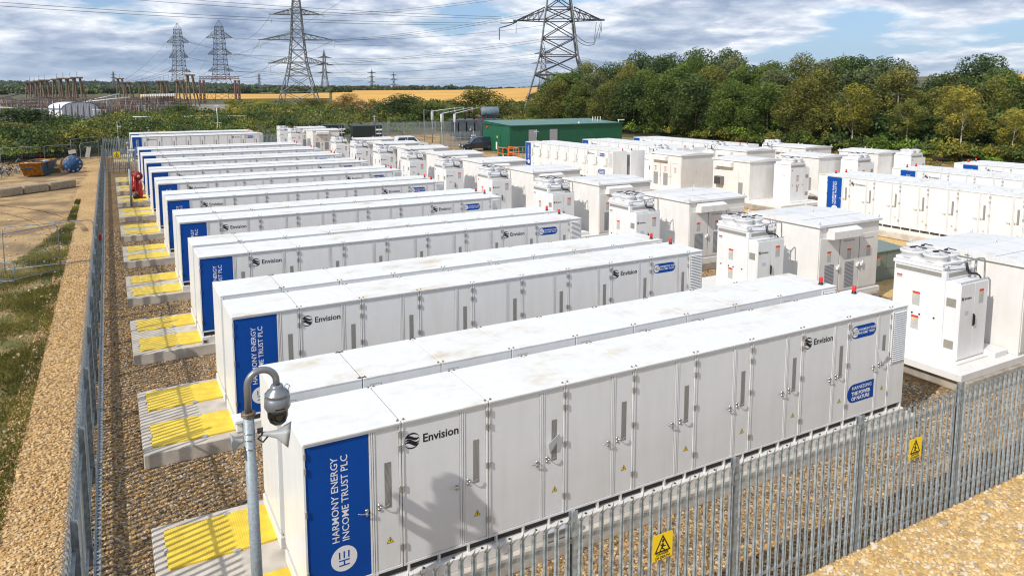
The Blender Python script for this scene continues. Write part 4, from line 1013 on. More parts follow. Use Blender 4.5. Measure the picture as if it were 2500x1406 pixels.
shrub('brown tipped bush right of the nearer left pylon', 850, 230, 250, 6, 'brown'); shrub('olive bush at the right foot of the nearer left pylon', 765, 240, 230, 6, 'olive')
shrub('green bush beside the row of brown bushings', 440, 252, 215, 5.5, 'mid'); shrub('small dark bush left of the right pylon foot', 1262, 272, 175, 4.2, 'olive')
shrub('low green bush right of the dark rounded bush foot', 1100, 262, 135, 3.6, 'mid')
# far woods on the skyline
q = random.Random(21)
def farwood(name, label, a0, a1, r0, r1, n, hmin, hmax, size, nl, mats):
    sp = []
    for _ in range(n):
        a, r = q.uniform(a0, a1), q.uniform(r0, r1); x, y = r*math.sin(R(a)), r*math.cos(R(a)); w = q.uniform(.5, 1.3)*hmax
        sp.append((x, y, hgt(x, y)-1, w, q.uniform(hmin, hmax), q.choice(mats)))
    ob(name, leaf_mesh(name, MATS_S, bushes(sp, q), nl, size, n, flat=.5), kind='stuff', label=label)
farwood('far_woodland', 'dark wood covering the far hill on the left', -9, 13, 1750, 3100, 700, 7, 14, 9, 50000, [0, 0, 0, 1])
farwood('field_hedges', 'dark hedges and woods between the far fields', -9, 17, 820, 1300, 420, 5, 8, 4.5, 40000, [0, 0, 1, 0])
farwood('ridge_trees', 'dark line of trees along the crest of the golden field', 11, 27, 1180, 1420, 220, 5, 10, 4.5, 30000, [0, 0, 0, 1])
farwood('ridge_trees', 'low hedge on the skyline left of the right pylon', 26, 33, 1180, 1260, 60, 2, 4.5, 3, 5000, [0, 0])
# village roofs
M['tile'] = mat('red_brown_roof_tiles', (.14, .060, .045), .9, objvar=.3); M['render'] = mat('house_render', (.32, .24, .18), .9, objvar=.3)
hm = MB().box(-5, -4, 0, 5, 4, 4.6, 0).mesh('house_wall', M['render'])
hr = MB().prism([(-5.6, 4.5), (5.6, 4.5), (4.6, 7.8), (-4.6, 7.8)], -4.4, 4.4).mesh('house_roof', M['tile'])
for i in range(34):
    a, r = q.uniform(9.5, 22.5), q.uniform(1290, 1420); x, y = r*math.sin(R(a)), r*math.cos(R(a))
    t = thing('house', 'small distant house with brown tiled roof beyond the field ridge', 'house', (x, y, hgt(x, y)+1.5), q.uniform(0, 3), 'distant village houses')
    ob('house_wall', hm, t); ob('house_roof', hr, t)

# ------------------------------------------------------------------ pylons and lines
def lattice(b, levels, m, wd, mi=0):
    """levels: (z, half width). Four legs with X bracing on each face."""
    for (z0, w0), (z1, w1) in zip(levels, levels[1:]):
        c0 = [(-w0, -w0, z0), (w0, -w0, z0), (w0, w0, z0), (-w0, w0, z0)]; c1 = [(-w1, -w1, z1), (w1, -w1, z1), (w1, w1, z1), (-w1, w1, z1)]
        for i in range(4):
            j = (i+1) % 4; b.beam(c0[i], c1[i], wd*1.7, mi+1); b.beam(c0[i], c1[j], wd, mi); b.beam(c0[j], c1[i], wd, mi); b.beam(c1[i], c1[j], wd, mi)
    return b
def cross_arm(b, z, wb, half, rise, wd, box=True, sides=None):
    for s in (sides or (-1, 1)):
        tip = (s*half, 0, z); 
        for y in (-wb, wb):
            b.beam((s*wb, y, z), tip, wd*1.2); b.beam((s*wb, y, z+rise), tip, wd*1.2)
            n = 5; pr = (s*wb, y, z+rise)
            for i in range(1, n):
                f = i/n; lo = (s*(wb+(half-wb)*f), y*(1-f), z); hi = (s*(wb+(half-wb)*f), y*(1-f), z+rise*(1-f)); b.beam(lo, hi, wd*.7); b.beam(pr, lo, wd*.7); pr = hi
        for i in range(1, 5):
            f = i/5; b.beam((s*(wb+(half-wb)*f), -wb*(1-f), z), (s*(wb+(half-wb)*f), wb*(1-f), z), wd*.6)
        if box: b.box(tip[0]-.9, -.22, z-.25, tip[0]+.9, .22, z+.25)
def pylon(label, px_, D, lev, arms, peak, wd, rz, group=None, m0='pylon', m1='pylonpale', z=None, insul=True, curved=False):
    p = at_d(px_, 300, D); z0 = hgt(p.x, p.y) if z is None else z
    t = thing('pylon', label, 'pylon', (p.x, p.y, z0), rz, group)
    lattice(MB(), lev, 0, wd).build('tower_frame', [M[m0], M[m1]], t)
    tips = []
    for (za, wb, half, rise) in arms:
        for sd in (-1, 1): b_ = MB(); cross_arm(b_, za, wb, half, rise, wd, not curved, (sd,)); b_.build('cross_arm', M[m0], t)
        for s in (-1, 1):
            tips.append(Vector((p.x, p.y, z0))+Matrix.Rotation(rz, 3, 'Z') @ Vector((s*half, 0, za)))
            if insul:
                MB().path([(s*half, 0, za-.2), (s*half, 0, za-3.6)], [.14, .10], 6).build('insulator_string', M['insul'], t)
    if peak: b_ = MB(); w = lev[-1][1]; [b_.beam((sx*w, sy*w, lev[-1][0]), (0, 0, peak), wd) for sx in (-1, 1) for sy in (-1, 1)]; b_.build('peak', M[m0], t)
    return tips
def taper(pairs):
    out = []
    for (z0, w0, n), (z1, w1, _) in zip(pairs, pairs[1:]):
        for i in range(n): out.append((z0+(z1-z0)*i/n, w0+(w1-w0)*i/n))
    out.append(pairs[-1][:2]); return out
RA = -YAW+.0
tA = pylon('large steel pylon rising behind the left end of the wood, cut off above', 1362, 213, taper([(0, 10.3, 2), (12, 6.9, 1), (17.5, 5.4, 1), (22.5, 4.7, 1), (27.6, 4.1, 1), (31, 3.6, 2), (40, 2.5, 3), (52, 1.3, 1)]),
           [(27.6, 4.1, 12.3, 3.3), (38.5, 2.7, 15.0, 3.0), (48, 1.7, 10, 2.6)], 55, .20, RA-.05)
for (za, half) in ((27.6, 12.3),):
    pass
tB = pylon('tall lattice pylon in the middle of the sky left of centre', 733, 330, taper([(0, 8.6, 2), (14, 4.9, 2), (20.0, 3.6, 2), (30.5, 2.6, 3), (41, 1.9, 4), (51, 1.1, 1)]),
           [(19.6, 3.6, 12.0, 2.6), (29.6, 2.65, 15.6, 2.8), (40.4, 1.95, 10.7, 2.4)], 54, .19, RA+.12, m0='pylonpale')
tC = pylon('left one of the two dark pylons beside the substation', 445, 500, taper([(0, 6.5, 2), (14, 3.6, 2), (19.5, 3.1, 3), (28.5, 2.6, 3), (38, 2.2, 3), (45, 1.7, 1)]),
           [(18.6, 3.2, 7.2, 2.4), (27.6, 2.7, 6.2, 3.4), (37.0, 2.2, 7.3, 3.8)], 49, .13, RA, curved=True, m1='pylon')
tD = pylon('right one of the two dark pylons beside the substation', 545, 465, taper([(0, 7.0, 2), (14, 4.1, 2), (19.5, 3.4, 3), (28.5, 2.8, 3), (38, 2.4, 3), (45, 1.8, 1)]),
           [(18.6, 3.5, 7.8, 2.4), (28.6, 2.8, 7.3, 3.4), (38.2, 2.4, 8.0, 3.8)], 49, .13, RA, curved=True, m1='pylon')
tE = pylon('slim distant pylon just right of the tall lattice pylon', 796, 930, taper([(0, 5, 2), (22, 2.2, 3), (48, 1, 1)]), [(23, 2.2, 9, 2), (33, 1.7, 10, 2), (42, 1.2, 8, 2)], 52, .3, RA, insul=False)
tF = pylon('very small distant pylon, left one of the pair over the ridge', 910, 1650, taper([(0, 4.2, 2), (22, 2, 3), (48, 1, 1)]), [(23, 2, 9, 2), (34, 1.7, 9.5, 2), (44, 1.2, 9, 2)], 52, .4, RA)
tG = pylon('very small distant pylon, right one of the pair over the ridge', 963, 1900, taper([(0, 4.2, 2), (22, 2, 3), (48, 1, 1)]), [(20, 2, 11, 2), (32, 1.7, 9.5, 2), (44, 1.2, 10, 2)], 52, .4, RA, insul=False)
tH = pylon('tiny distant pylon on the horizon right of the two dark pylons', 637, 2400, taper([(0, 4.2, 2), (22, 2, 3), (48, 1, 1)]), [(23, 2, 8, 2), (33, 1.7, 9, 2), (42, 1.2, 8, 2)], 52, .5, RA, insul=False)
tI = pylon('faint pylon seen through the legs of the large right pylon', 1326, 600, taper([(0, 4.8, 2), (18, 2.4, 4), (38, 1.1, 1)]), [(18, 2.3, 7, 2), (26, 1.8, 8.5, 2), (34, 1.3, 6.5, 2)], 43, .2, RA, insul=True)
tJ = pylon('tiny pylon on the skyline above the leftmost concrete columns', 284, 2300, taper([(0, 4.2, 2), (22, 2, 3), (48, 1, 1)]), [(23, 2, 7, 2), (33, 1.7, 8, 2), (42, 1.2, 7, 2)], 52, .5, RA, insul=False)
def wire(b, p, q_, sag, r, n=26):
    p, q_ = Vector(p), Vector(q_); pts = [p.lerp(q_, i/n)-Vector((0, 0, sag*4*(i/n)*(1-i/n))) for i in range(n+1)]; b.path(pts, r, 4, cap=False)
def line(label, spans, r=.05, group=None):
    t = thing('overhead_line', label, 'power line', (0, 0, 0))
    for (p, q_, sag) in spans:
        b = MB(); wire(b, p, q_, sag, r); b.build('conductor', M['wire'], t)
P_ = lambda x, y, D: at_d(x, y, D)
line('dark twin wires sweeping across the top left sky to the right pylon', [
    (P_(-60, 2, 190), P_(1224, 57, 207), 1.2), (P_(-60, 11, 190), P_(1224, 62, 207), 1.2), (P_(60, -22, 195), P_(1224, 47, 214), 1.0), (P_(200, -22, 195), P_(1224, 42, 214), .8)], .045)
line('insulated twin strings on the left arm of the right pylon', [(P_(1222, 57, 207), P_(1262, 53, 211), .2), (P_(1222, 68, 207), P_(1262, 54, 211), .2), (P_(1219, 68, 207), P_(1219, 98, 207), 0)], .14)
line('hanging loops under the right arm of the right pylon', [(P_(1395, 70, 211), P_(1450, 105, 213), 1.4), (P_(1402, 92, 211), P_(1452, 108, 213), 1.2), (P_(1466, 55, 213), P_(1452, 106, 213), .0), (P_(1456, 55, 213), P_(1450, 108, 213), 0), (P_(1468, 58, 213), P_(1462, 96, 213), -.0)], .08)
line('bundle of wires from the tall left pylon towards the large right pylon', [
    (tB[1], P_(1345, 92, 380), 1.5), (tB[1]+Vector((0, 0, -.6)), P_(1345, 98, 380), 1.5), (tB[3], P_(1345, 20, 360), 2), (tB[3]+Vector((0, 0, -.7)), P_(1345, 26, 360), 2), (tB[5], P_(1260, -14, 360), 1.5), (tB[5]+Vector((0, 0, -.7)), P_(1260, -8, 360), 1.5),
    (tB[0], P_(1345, 128, 420), 3), (tB[2], P_(1345, 60, 400), 3)], .06)
line('wires falling from the tall left pylon to the two dark pylons', [(tB[0], tD[1], 5), (tB[2], tD[3], 5), (tB[4], tD[5], 5), (tB[1], P_(330, 168, 520), 7), (tB[3], P_(260, 200, 420), 9), (P_(900, -40, 300), P_(560, 140, 440), 3)], .06)
line('wires from the right dark pylon to the distant right', [(tD[1], P_(1340, 140, 760), 6), (tD[3], P_(1340, 118, 760), 6), (tD[5], P_(1340, 96, 760), 6), (tD[1], P_(1340, 165, 800), 8), (tC[1], P_(900, 190, 900), 10), (tC[3], P_(900, 165, 900), 10), (tC[5], P_(900, 150, 900), 9)], .075)
line('slack wires dropping from the left dark pylon to the concrete columns', [(tC[0], P_(250, 212, 395), 1), (tC[2], P_(290, 205, 395), 2), (tC[4], P_(180, 245, 395), 6), (tC[0]+Vector((0, 0, -1)), P_(330, 200, 395), 1), (tD[0], P_(410, 196, 395), 2), (tD[2], P_(470, 190, 395), 2), (tD[4], P_(310, 200, 395), 5)], .06)
line('thin wires between the distant pylons over the ridge', [(tE[1], tF[0], 14), (tE[3], tF[2], 14), (tE[5], tF[4], 12), (tF[1], P_(1330, 196, 1200), 12), (tF[3], P_(1330, 172, 1200), 12), (tG[1], P_(1330, 205, 1400), 12), (tE[0], P_(560, 205, 1200), 10), (tE[2], P_(560, 190, 1200), 10)], .12)
line('thin wires low in the sky right of the two dark pylons', [(P_(600, 215, 1100), P_(1345, 182, 700), 8), (P_(600, 200, 1100), P_(1345, 150, 700), 8), (P_(620, 182, 1000), P_(1345, 135, 650), 8), (P_(1345, 120, 640), P_(1700, 185, 900), 5)], .08)
# ------------------------------------------------------------------ substation far left
M['subgr'] = cellmat('grey_yard_gravel', [(.20, .18, .15), (.28, .25, .21)], 2, bump=.1, large=(.05, (.8, .78, .74), (1.1, 1.1, 1.1)))
drape('substation_yard', -9, 8.2, 182, lambda s: 420, M['subgr'], .05, 30, 8)
M['redsteel'] = mat('red_brown_steel', (.20, .11, .10), .7)
leg_m = {}
def gantry(label, px_, ytop, ybase, D, nl=2):
    p = at_d(px_, ybase, D); z0 = hgt(p.x, p.y); zt = H+(222-ytop)*D/1759; h = zt-z0
    t = thing('concrete_gantry', label, 'gantry', (p.x, p.y, z0), -math.atan2(p.x, p.y), 'concrete portal columns of the substation')
    for i, (x, dx, dy) in enumerate(((-1.1, -.9, 0), (1.1, .9, 0), (-.6, .6, 3.4), (1.3, 2.6, 3.0))[:2+nl]):
        MB().path([(x+dx, dy, 0), (x, 0, h-.4)], .34, 4, cap=False).build('leg', M['concpost'], t)
    MB().box(-2.2, -.6, h-.7, 2.4, .8, h, 0, .12).build('cap_beam', M['concpost'], t)
    MB().tube((.2, 0, h), (.2, 0, h+2.2), .08, n=5).build('lightning_rod', M['pylon'], t)
for i, (px_, yt, yb, D) in enumerate([(75, 201, 246, 400), (86, 201, 247, 395), (98, 199, 248, 390), (111, 197, 250, 380), (141, 195, 250, 375), (157, 193, 251, 370), (174, 193, 251, 365), (191, 191, 252, 355), (294, 193, 230, 470), (311, 201, 232, 440), (348, 200, 232, 440), (392, 198, 232, 430), (401, 198, 232, 425), (441, 197, 250, 375), (466, 184, 251, 370)]):
    gantry('tan concrete portal columns of the substation, %s from the left' % ORD[i+1], px_, yt, yb, D)
t = thing('steel_gantry', 'red brown lattice portal frame in front of the right dark pylon', 'gantry', (*at_d(538, 240, 440).xy, hgt(*at_d(538, 240, 440).xy)), -.49+.60)
for x in (-10.6, -8.6, 8.6, 10.6): lattice(MB(), [(i*1.9, .45) for i in range(8)], 0, .14).build('lattice_post', [M['redsteel'], M['redsteel']], t, (x, 0, 0))
b = MB(); 
for i in range(14):
    x = -11+i*22/14; b.beam((x, 0, 14), (x+22/14, 0, 15.3), .14); b.beam((x, 0, 15.3), (x+22/14, 0, 14), .14)
b.beam((-11, 0, 14), (11, 0, 14), .2); b.beam((-11, 0, 15.3), (11, 0, 15.3), .2); b.build('lattice_beam', M['redsteel'], t)
ins = MB().lathe([(.20, 0), (.20, 2.3), (.24, 2.35), (.24, 3.1), (.15, 3.3), (0, 3.3)], n=9).mesh('bushing_body', M['porcelain'])
insc = MB().lathe([(.25, 2.5), (.25, 3.3), (0, 3.4)], n=9).mesh('bushing_cap', M['insul'])
for i in range(19):
    p = at_d(348+i*4.3, 252, 300-i*2); t = thing('bushing', 'brown porcelain bushing, %s from left in the long capped row' % ORD[i+1], 'bushing', (p.x, p.y, p.z-.2), 0, 'brown bushings in a row')
    ob('bushing_body', ins, t); ob('bushing_cap', insc, t)
dp = MB().lathe([(.17, 0), (.17, 3.4), (.1, 3.5), (.1, 3.9), (0, 3.9)], n=7).mesh('post_insulator', M['porcelain'])
for i in range(17):
    p = at_d(104+i*14.5, 291, 206); ob('post_insulator', dp, None, (p.x, p.y, p.z-.3), label='dark post insulator, %s from left in the row before the white shed' % ORD[i+1], cat='insulator', group='dark post insulators by the shed')
b = MB(); q = random.Random(77)
for i in range(640):
    px_, D = q.uniform(-20, 420), q.uniform(232, 360); p = at_d(px_, 250, D); z = hgt(p.x, p.y); h = q.uniform(2.2, 5.5); b.tube((p.x, p.y, z), (p.x, p.y, z+h), q.uniform(.07, .18), n=5, m=q.choice([0, 0, 1, 2]))
    if q.random() < .5: L = q.uniform(2, 9); a = q.uniform(-.3, .3); b.tube((p.x, p.y, z+h), (p.x+L*math.cos(a), p.y+L*math.sin(a), z+h), .07, n=4, m=q.choice([0, 1, 2]))
b.build('switchgear', [M['porcelain'], M['pylon'], M['concpost']], kind='stuff')['label'] = 'tangle of switchgear posts and busbars in the substation'
line('long green white tube slanting over the substation', [(P_(-30, 246, 230), P_(128, 206, 330), .5)], .16)
for i, (a, c, D, r) in enumerate([((-20, 262), (140, 268), 215, .12), ((225, 268), (262, 270), 215, .12), ((322, 286), (405, 286), 168, .10), ((432, 286), (520, 283), 166, .12), ((556, 284), (602, 283), 164, .08), ((200, 250), (318, 238), 260, .2), ((215, 246), (290, 230), 300, .15)]):
    b = MB(); b.tube(P_(a[0], a[1], D), P_(c[0], c[1], D+1), r, n=6); 
    for s in (.1, .5, .9):
        p = P_(a[0], a[1], D).lerp(P_(c[0], c[1], D+1), s); b.tube((p.x, p.y, 0), p, .07, n=5)
    b.build('busbar', M['plastic'], label='white horizontal tube on short posts, %s from the left of the substation scrub' % ORD[i+1], cat='busbar', group='white tubular busbars')
p = at_d(198, 290, 222); t = thing('shed', 'white barrel roofed shed with ribbed gable in the substation', 'shed', (p.x, p.y, 0), R(24))
prof = [(-4.6, 0), (-4.6, 3.0)]+[(-4.6*math.cos(math.pi*i/14), 3.0+1.7*math.sin(math.pi*i/14)) for i in range(1, 14)]+[(4.6, 3.0), (4.6, 0)]
MB().prism([(x, z) for x, z in prof][::-1], 0, 9).build('shed_wall', M['plastic'], t)
b = MB()
for i in range(23): x = -4.4+i*.4; z = 3.0+1.7*math.sqrt(max(0, 1-(x/4.6)**2)); b.box(x-.05, -.06, 0, x+.05, 0, z-.1)
b.build('gable_rib', M['seal'], t, kind='stuff')
b = MB(); b.path([(-4.65*math.cos(math.pi*i/14), -.1, 3.0+1.75*math.sin(math.pi*i/14)) for i in range(15)], .10, 5); b.box(-4.75, -.1, 2.85, -4.6, 9, 3.05); b.build('eaves_trim', M['reelblue'], t)

# ------------------------------------------------------------------ green control building, transformer yard
gx, gy, gw, gd, gh = 41.9, 74.6, 16.7, 7.0, 3.3
t = thing('control_building', 'dark green clad control building with pale green sheet roof', 'building', (gx, gy, 0))
b = MB(); b.add([(0, 0, 0), (gw, 0, 0), (gw, gd, 0), (0, gd, 0), (0, 0, gh), (gw, 0, gh), (gw, gd, gh+.32), (0, gd, gh+.32)], [(0, 1, 5, 4), (1, 2, 6, 5), (2, 3, 7, 6), (3, 0, 4, 7), (4, 5, 6, 7)]); wall = b.build('wall', M['green'], t)
b = MB()
for i in range(41):
    x = i*.4+.02; b.add([(x, -.15, gh+.03), (x+.36, -.15, gh+.03), (x+.36, gd+.1, gh+.38), (x, gd+.1, gh+.38)], [(0, 1, 2, 3)])
    b.box(x+.36, -.15, gh+.02, x+.40, -.13, gh+.06)
b.box(-.1, -.18, gh-.10, gw+.1, -.12, gh+.04, 1); b.box(-.12, -.12, gh-.02, -.02, gd+.1, gh+.02, 1)
b.build('roof', [M['greenroof'], M['green']], t)
for i, x in enumerate((2.6, 5.6)):
    l = MB().box(0, -.06, 0, 1.12, 0, 1.42, 1)
    for k in range(14): l.box(.04, -.09, .05+k*.096, 1.08, -.055, .12+k*.096, 0)
    l.build('louver', [M['seal'], M['grille']], t, (x, -.002, 1.35))
MB().box(-.05, 2.2, .1, 0, 3.2, 2.2, 0, .01).build('door', M['green'], t)
MB().tube((-.02, 5.6, 2.9), (-.14, 5.6, 2.9), .14, n=12).build('alarm_lamp', M['red'], t)
MB().box(-.08, 2.9, 1.7, -.02, 3.1, 1.95).build('yellow_plate', M['sign'], t); MB().box(-.1, 3.0, .3, -.02, 3.3, 1.2).build('white_plate', M['plastic'], t)
for x in (12.3, 12.7, 13.1, 13.5): MB().tube((x, .4, gh), (x, .4, gh+.85), .035, n=6).build('aerial', M['plastic'], t)
MB().tube((gw-.5, .1, gh), (gw-.5, .1, gh+.35), .04, n=6).box(gw-.5, .05, gh+.3, gw+.4, .3, gh+.42).build('floodlight', M['plastic'], t)
MB().lathe([(.12, 0), (.12, .12), (0, .2)], (10.2, .4, gh+.05)).build('roof_vent', M['plastic'], t)
t = thing('grit_bin', 'dark green lidded bin beside the green building corner', 'bin', (40.1, 72.2, 0)); MB().box(-.9, -.5, 0, .5, .5, .85, 0, .05).build('bin_body', M['green'], t); MB().box(-.95, -.55, .85, .55, .55, 1.0, 0, .04).build('bin_lid', M['green'], t)
t = thing('handrail', 'galvanised handrail in front of the green building', 'handrail', (39.4, 70.3, 0))
for x in (0, .9, 1.8, 2.7, 3.6): MB().tube((x, 0, 0), (x, 0, 1.15), .035, n=6).build('post', M['galv'], t)
for z in (.6, 1.12): MB().tube((0, 0, z), (3.6, 0, z), .035, n=6).build('rail', M['galv'], t)
t = thing('scissor_lift', 'orange lifting platform beside the blue container door', 'lift', (33.1, 59.2, 0)); 
b = MB(); b.box(-.6, -1.0, .15, .6, 1.0, .45, 0, .03); b.build('chassis', M['orange'], t)
for (z0, z1) in ((.45, .95),):
    MB().beam((-.5, -.9, z0), (-.5, .9, z1), .07).beam((-.5, .9, z0), (-.5, -.9, z1), .07).beam((.5, -.9, z0), (.5, .9, z1), .07).beam((.5, .9, z0), (.5, -.9, z1), .07).build('scissor_arm', M['orange'], t)
b = MB().box(-.6, -1, .95, .6, 1, 1.05)
for x in (-.58, .58):
    for y in (-.98, 0, .98): b.beam((x, y, 1.05), (x, y, 2.1), .05)
for z in (1.55, 2.1): b.beam((-.58, -.98, z), (-.58, .98, z), .05).beam((.58, -.98, z), (.58, .98, z), .05).beam((-.58, -.98, z), (.58, -.98, z), .05)
b.build('platform', M['orange'], t)
wl_ = MB().lathe([(.18, -.08), (.2, 0), (.18, .08), (0, .08)], axis='x', n=14).mesh('wheel', M['rubber'])
for x in (-.62, .62):
    for y in (-.7, .7): ob('wheel', wl_, t, (x, y, .2))
# power transformer
tx = thing('power_transformer', 'dark grey power transformer with conservator tank behind the fence', 'transformer', (46.0, 101.8, 0), R(-14))
MB().box(1.0, -2.2, .4, 8.2, 2.2, 2.9, 0, .08).box(.8, -2.4, 2.9, 8.4, 2.4, 3.05).build('main_tank', M['trafo'], tx)
for i in range(4): 
    b = MB()
    for k in range(9): b.box(i*1.25+k*.12, -3.7, .7, i*1.25+k*.12+.05, -2.5, 2.95)
    b.box(i*1.25-.02, -3.72, .65, i*1.25+1.04, -3.66, 3.0); b.build('radiator', M['trafo'], tx)
MB().lathe([(0, 0), (.70, 0), (.78, .1), (.78, 2.7), (.70, 2.8), (0, 2.8)], (5.6, .6, 4.15), 24, axis='x').build('conservator_tank', M['trafolight'], tx)
MB().box(6.0, .2, 3.05, 6.2, 1.0, 3.5).box(7.7, .2, 3.05, 7.9, 1.0, 3.5).box(5.9, .1, 3.4, 8.1, 1.1, 3.5).build('tank_support', M['trafo'], tx)
MB().path([(5.2, -.5, 3.05), (5.2, -.5, 3.7), (6.0, .2, 3.8)], .09, 8).path([(4.6, .4, 3.05), (4.8, .4, 3.5), (6, .5, 3.6)], .06, 8).build('oil_pipe', M['trafolight'], tx)
for i, x in enumerate((1.6, 3.0, 4.4)): 
    MB().tube((x, .2, 3.05), (x-.25, .2, 4.6), .16, .12, 10).build('bushing_body', M['porcelain'], tx); MB().lathe([(.1, 0), (.14, .1), (0, .3)], (x-.27, .2, 4.6)).build('bushing_cap', M['insul'], tx)
for i, x in enumerate((4.9, 5.6)): MB().tube((x, -.6, 3.05), (x, -.6, 3.45), .1, n=8).build('red_valve', M['redp'], tx)
for i, (ax, bx_) in enumerate((((1037, 266), (1133, 262)), ((1060, 272), (1155, 262)), ((1092, 272), (1173, 262)))):
    nm = ('left', 'middle', 'right')[i]; t = thing('switch_arm', '%s slanting white busbar tube over the transformer yard' % nm, 'busbar', (0, 0, 0), 0, 'slanting white busbars')
    a, c = P_(ax[0]+18, ax[1]+6, 104), P_(bx_[0], bx_[1], 112)
    MB().tube(a, c, .055, n=8).build('busbar_tube', M['plastic'], t)
    MB().tube((a.x, a.y, 0), (a.x, a.y, a.z-1.3), .06, n=8).build('steel_post', M['galvd'], t); MB().lathe([(.12, -1.3), (.2, -1.1), (.2, -.1), (.1, 0)], a, 10).build('insulator', M['insul'], t)
    MB().tube(c, c-Vector((0, 0, 1.3)), .10, n=8).build('insulator', M['porcelain'], t)
    d = P_(ax[0]-2-i*4, 268, 101); MB().path([(d.x, d.y, 0), d, a], .04, 6).build('earth_bar', M['galvd'], t)
def carpart(b, prof, w, tuck=.0):
    b.prism(prof, -w, w)
def car(label, loc, rz, paint, suv=False):
    t = thing('parked_car', label, 'car', loc, rz); h = 1.72 if suv else 1.5
    body = [(-2.2, .35), (2.15, .35), (2.25, .6), (2.2, .82), (1.2, .98), (-2.1, 1.02), (-2.25, .8), (-2.25, .5)]
    b = MB(); b.prism(body[::-1], -.88, .88); b.build('car_body', paint, t)
    cab = [(1.15, .97), (.45, h-.06), (.2, h), (-1.5, h), (-1.8, h-.1), (-2.1, 1.0)]
    b = MB(); n = len(cab)
    vs = [(x, s*(.84-.16*max(0, (z-1)/(h-1))), z) for s in (-1, 1) for x, z in cab]
    b.add(vs, [tuple(range(n)), tuple(range(n, 2*n))[::-1]]+[(i+n, (i+1) % n+n, (i+1) % n, i) for i in range(n)]); b.build('cabin', paint, t)
    g = MB(); g.add([(1.12, -.74, 1.02), (1.12, .74, 1.02), (.50, .62, h-.09), (.50, -.62, h-.09)], [(0, 1, 2, 3)])
    g.v = [(x+.03, y, z+.02) for x, y, z in g.v]; g.build('windscreen', M['glass'], t)
    for s in (-1, 1):
        k = lambda z: s*(.865-.16*max(0, (z-1)/(h-1)))
        g = MB(); g.add([(.85, k(1.05), 1.05), (.42, k(h-.14), h-.14), (-.4, k(h-.14), h-.14), (-.45, k(1.05), 1.05)], [(0, 1, 2, 3)]); g.build('side_window', M['glass'], t)
        g = MB(); g.add([(-.52, k(1.05), 1.05), (-.47, k(h-.14), h-.14), (-1.55, k(h-.14), h-.14), (-1.85, k(1.05), 1.05)], [(0, 1, 2, 3)]); g.build('side_window', M['glass'], t)
    for x in (-1.4, 1.4):
        for y in (-.84, .84): w = ob('wheel', MB().lathe([(.0, -.1), (.31, -.1), (.34, -.06), (.34, .06), (.31, .1), (0, .1)], axis='y', n=18).mesh('wheel', M['rubber']), t, (x, y, .34))
    for y in (-.6, .6): MB().box(2.18, y-.2, .62, 2.27, y+.2, .78, 0, .02).build('headlight', M['insul'], t)
car('white parked car with roof bars behind the container stations', (33.9, 86.5, 0), R(-8), M['carwhite'], True)
car('dark blue parked car in front of the transformer yard fence', (40.6, 80.4, 0), R(172), M['cardark'], True)
# dark storage containers
for i, (xa, xb, y, dz) in enumerate(((861, 932, 308, 0), (806, 858, 309, 4))):
    a, c = at_z(xa, y, 2.6), at_z(xb, y, 2.6); t = thing('storage_container', ('dark green steel storage container with white markings on its doors', 'dark storage container half hidden behind the cream cabins')[i], 'container', (a.x, a.y+dz, 0), math.atan2(c.y-a.y, c.x-a.x)*.3)
    L = (c-a).length; b = MB(); b.box(0, 0, .1, L, 2.4, 2.6, 0, .03)
    for k in range(int(L*.72/.25)): b.box(.1+k*.25, -.03, .25, .2+k*.25, 0, 2.45)
    b.build('container_wall', mat('dark_green_container', (.012, .022, .018), .5), t)
    for k in range(2): MB().box(L*.74+k*L*.125, -.04, .2, L*.74+(k+1)*L*.125-.03, 0, 2.5).build('container_door', M['cardark'], t); MB().tube((L*.78+k*L*.12, -.07, .2), (L*.78+k*L*.12, -.07, 2.5), .025, n=6).build('locking_bar', M['galv'], t)
    MB().box(0, -.06, 0, .9, -.055, .22).box(.1, -.06, -.5, .8, -.055, -.35).build('white_marking', M['vwhite'], t, (L*.78, 0, 1.9))
# mast helpers
def mast(label, x, y, h, kind=0, r=.055):
    t = thing('lamp_mast', label, 'mast', (x, y, 0)); MB().tube((0, 0, 0), (0, 0, h*.62), r*1.3, n=10).build('mast_base', M['galv'], t); MB().tube((0, 0, h*.62), (0, 0, h), r, n=10).build('mast_tube', M['galv'], t)
    if kind == 0: MB().lathe([(.06, 0), (.11, .02), (.11, .16), (.06, .22), (0, .22)], (0, 0, h), 12).build('camera_dome', M['camgrey'], t); MB().box(.0, -.05, h-.35, .38, .05, h-.27).build('side_arm', M['plastic'], t)
    if kind == 1:
        MB().path([(0, 0, h), (0, 0, h+.3), (-.12, 0, h+.5), (-.32, 0, h+.5), (-.42, 0, h+.25)], .05, 8).build('curved_neck', M['galv'], t)
        MB().lathe([(.0, 0), (.14, 0), (.14, -.22), (.1, -.4), (0, -.42)], (-.42, 0, h+.25), 12).build('camera_dome', M['camgrey'], t); MB().box(-.3, -.1, h-.7, .3, .1, h-.55).box(-.35, -.12, h-1.0, .1, .12, h-.85).build('camera_cluster', M['plastic'], t)
    if kind == 2: MB().box(-.25, -.06, h-.06, .25, .06, h+.02).build('floodlight_bar', M['plastic'], t); MB().lathe([(.1, 0), (.1, .15), (0, .2)], (0, 0, h+.02), 10).build('camera_dome', M['camgrey'], t)
mast('thin galvanised mast standing between fence and yellow plates, halfway down the row', 1.01, 51.9, 4.0)
p = at_z(285.5, 372, 0); mast('galvanised camera mast behind the gate at the far left corner', *at_d(286, 300, 93).xy, 3.8, 0)
mast('white mast with curved neck in front of the transformer', *at_d(1156, 300, 92).xy, 2.4, 1, .07)
mast('white mast standing before the louvers of the green building', 44.9, 73.4, 2.6, 2); p = at_d(1190, 300, 90)
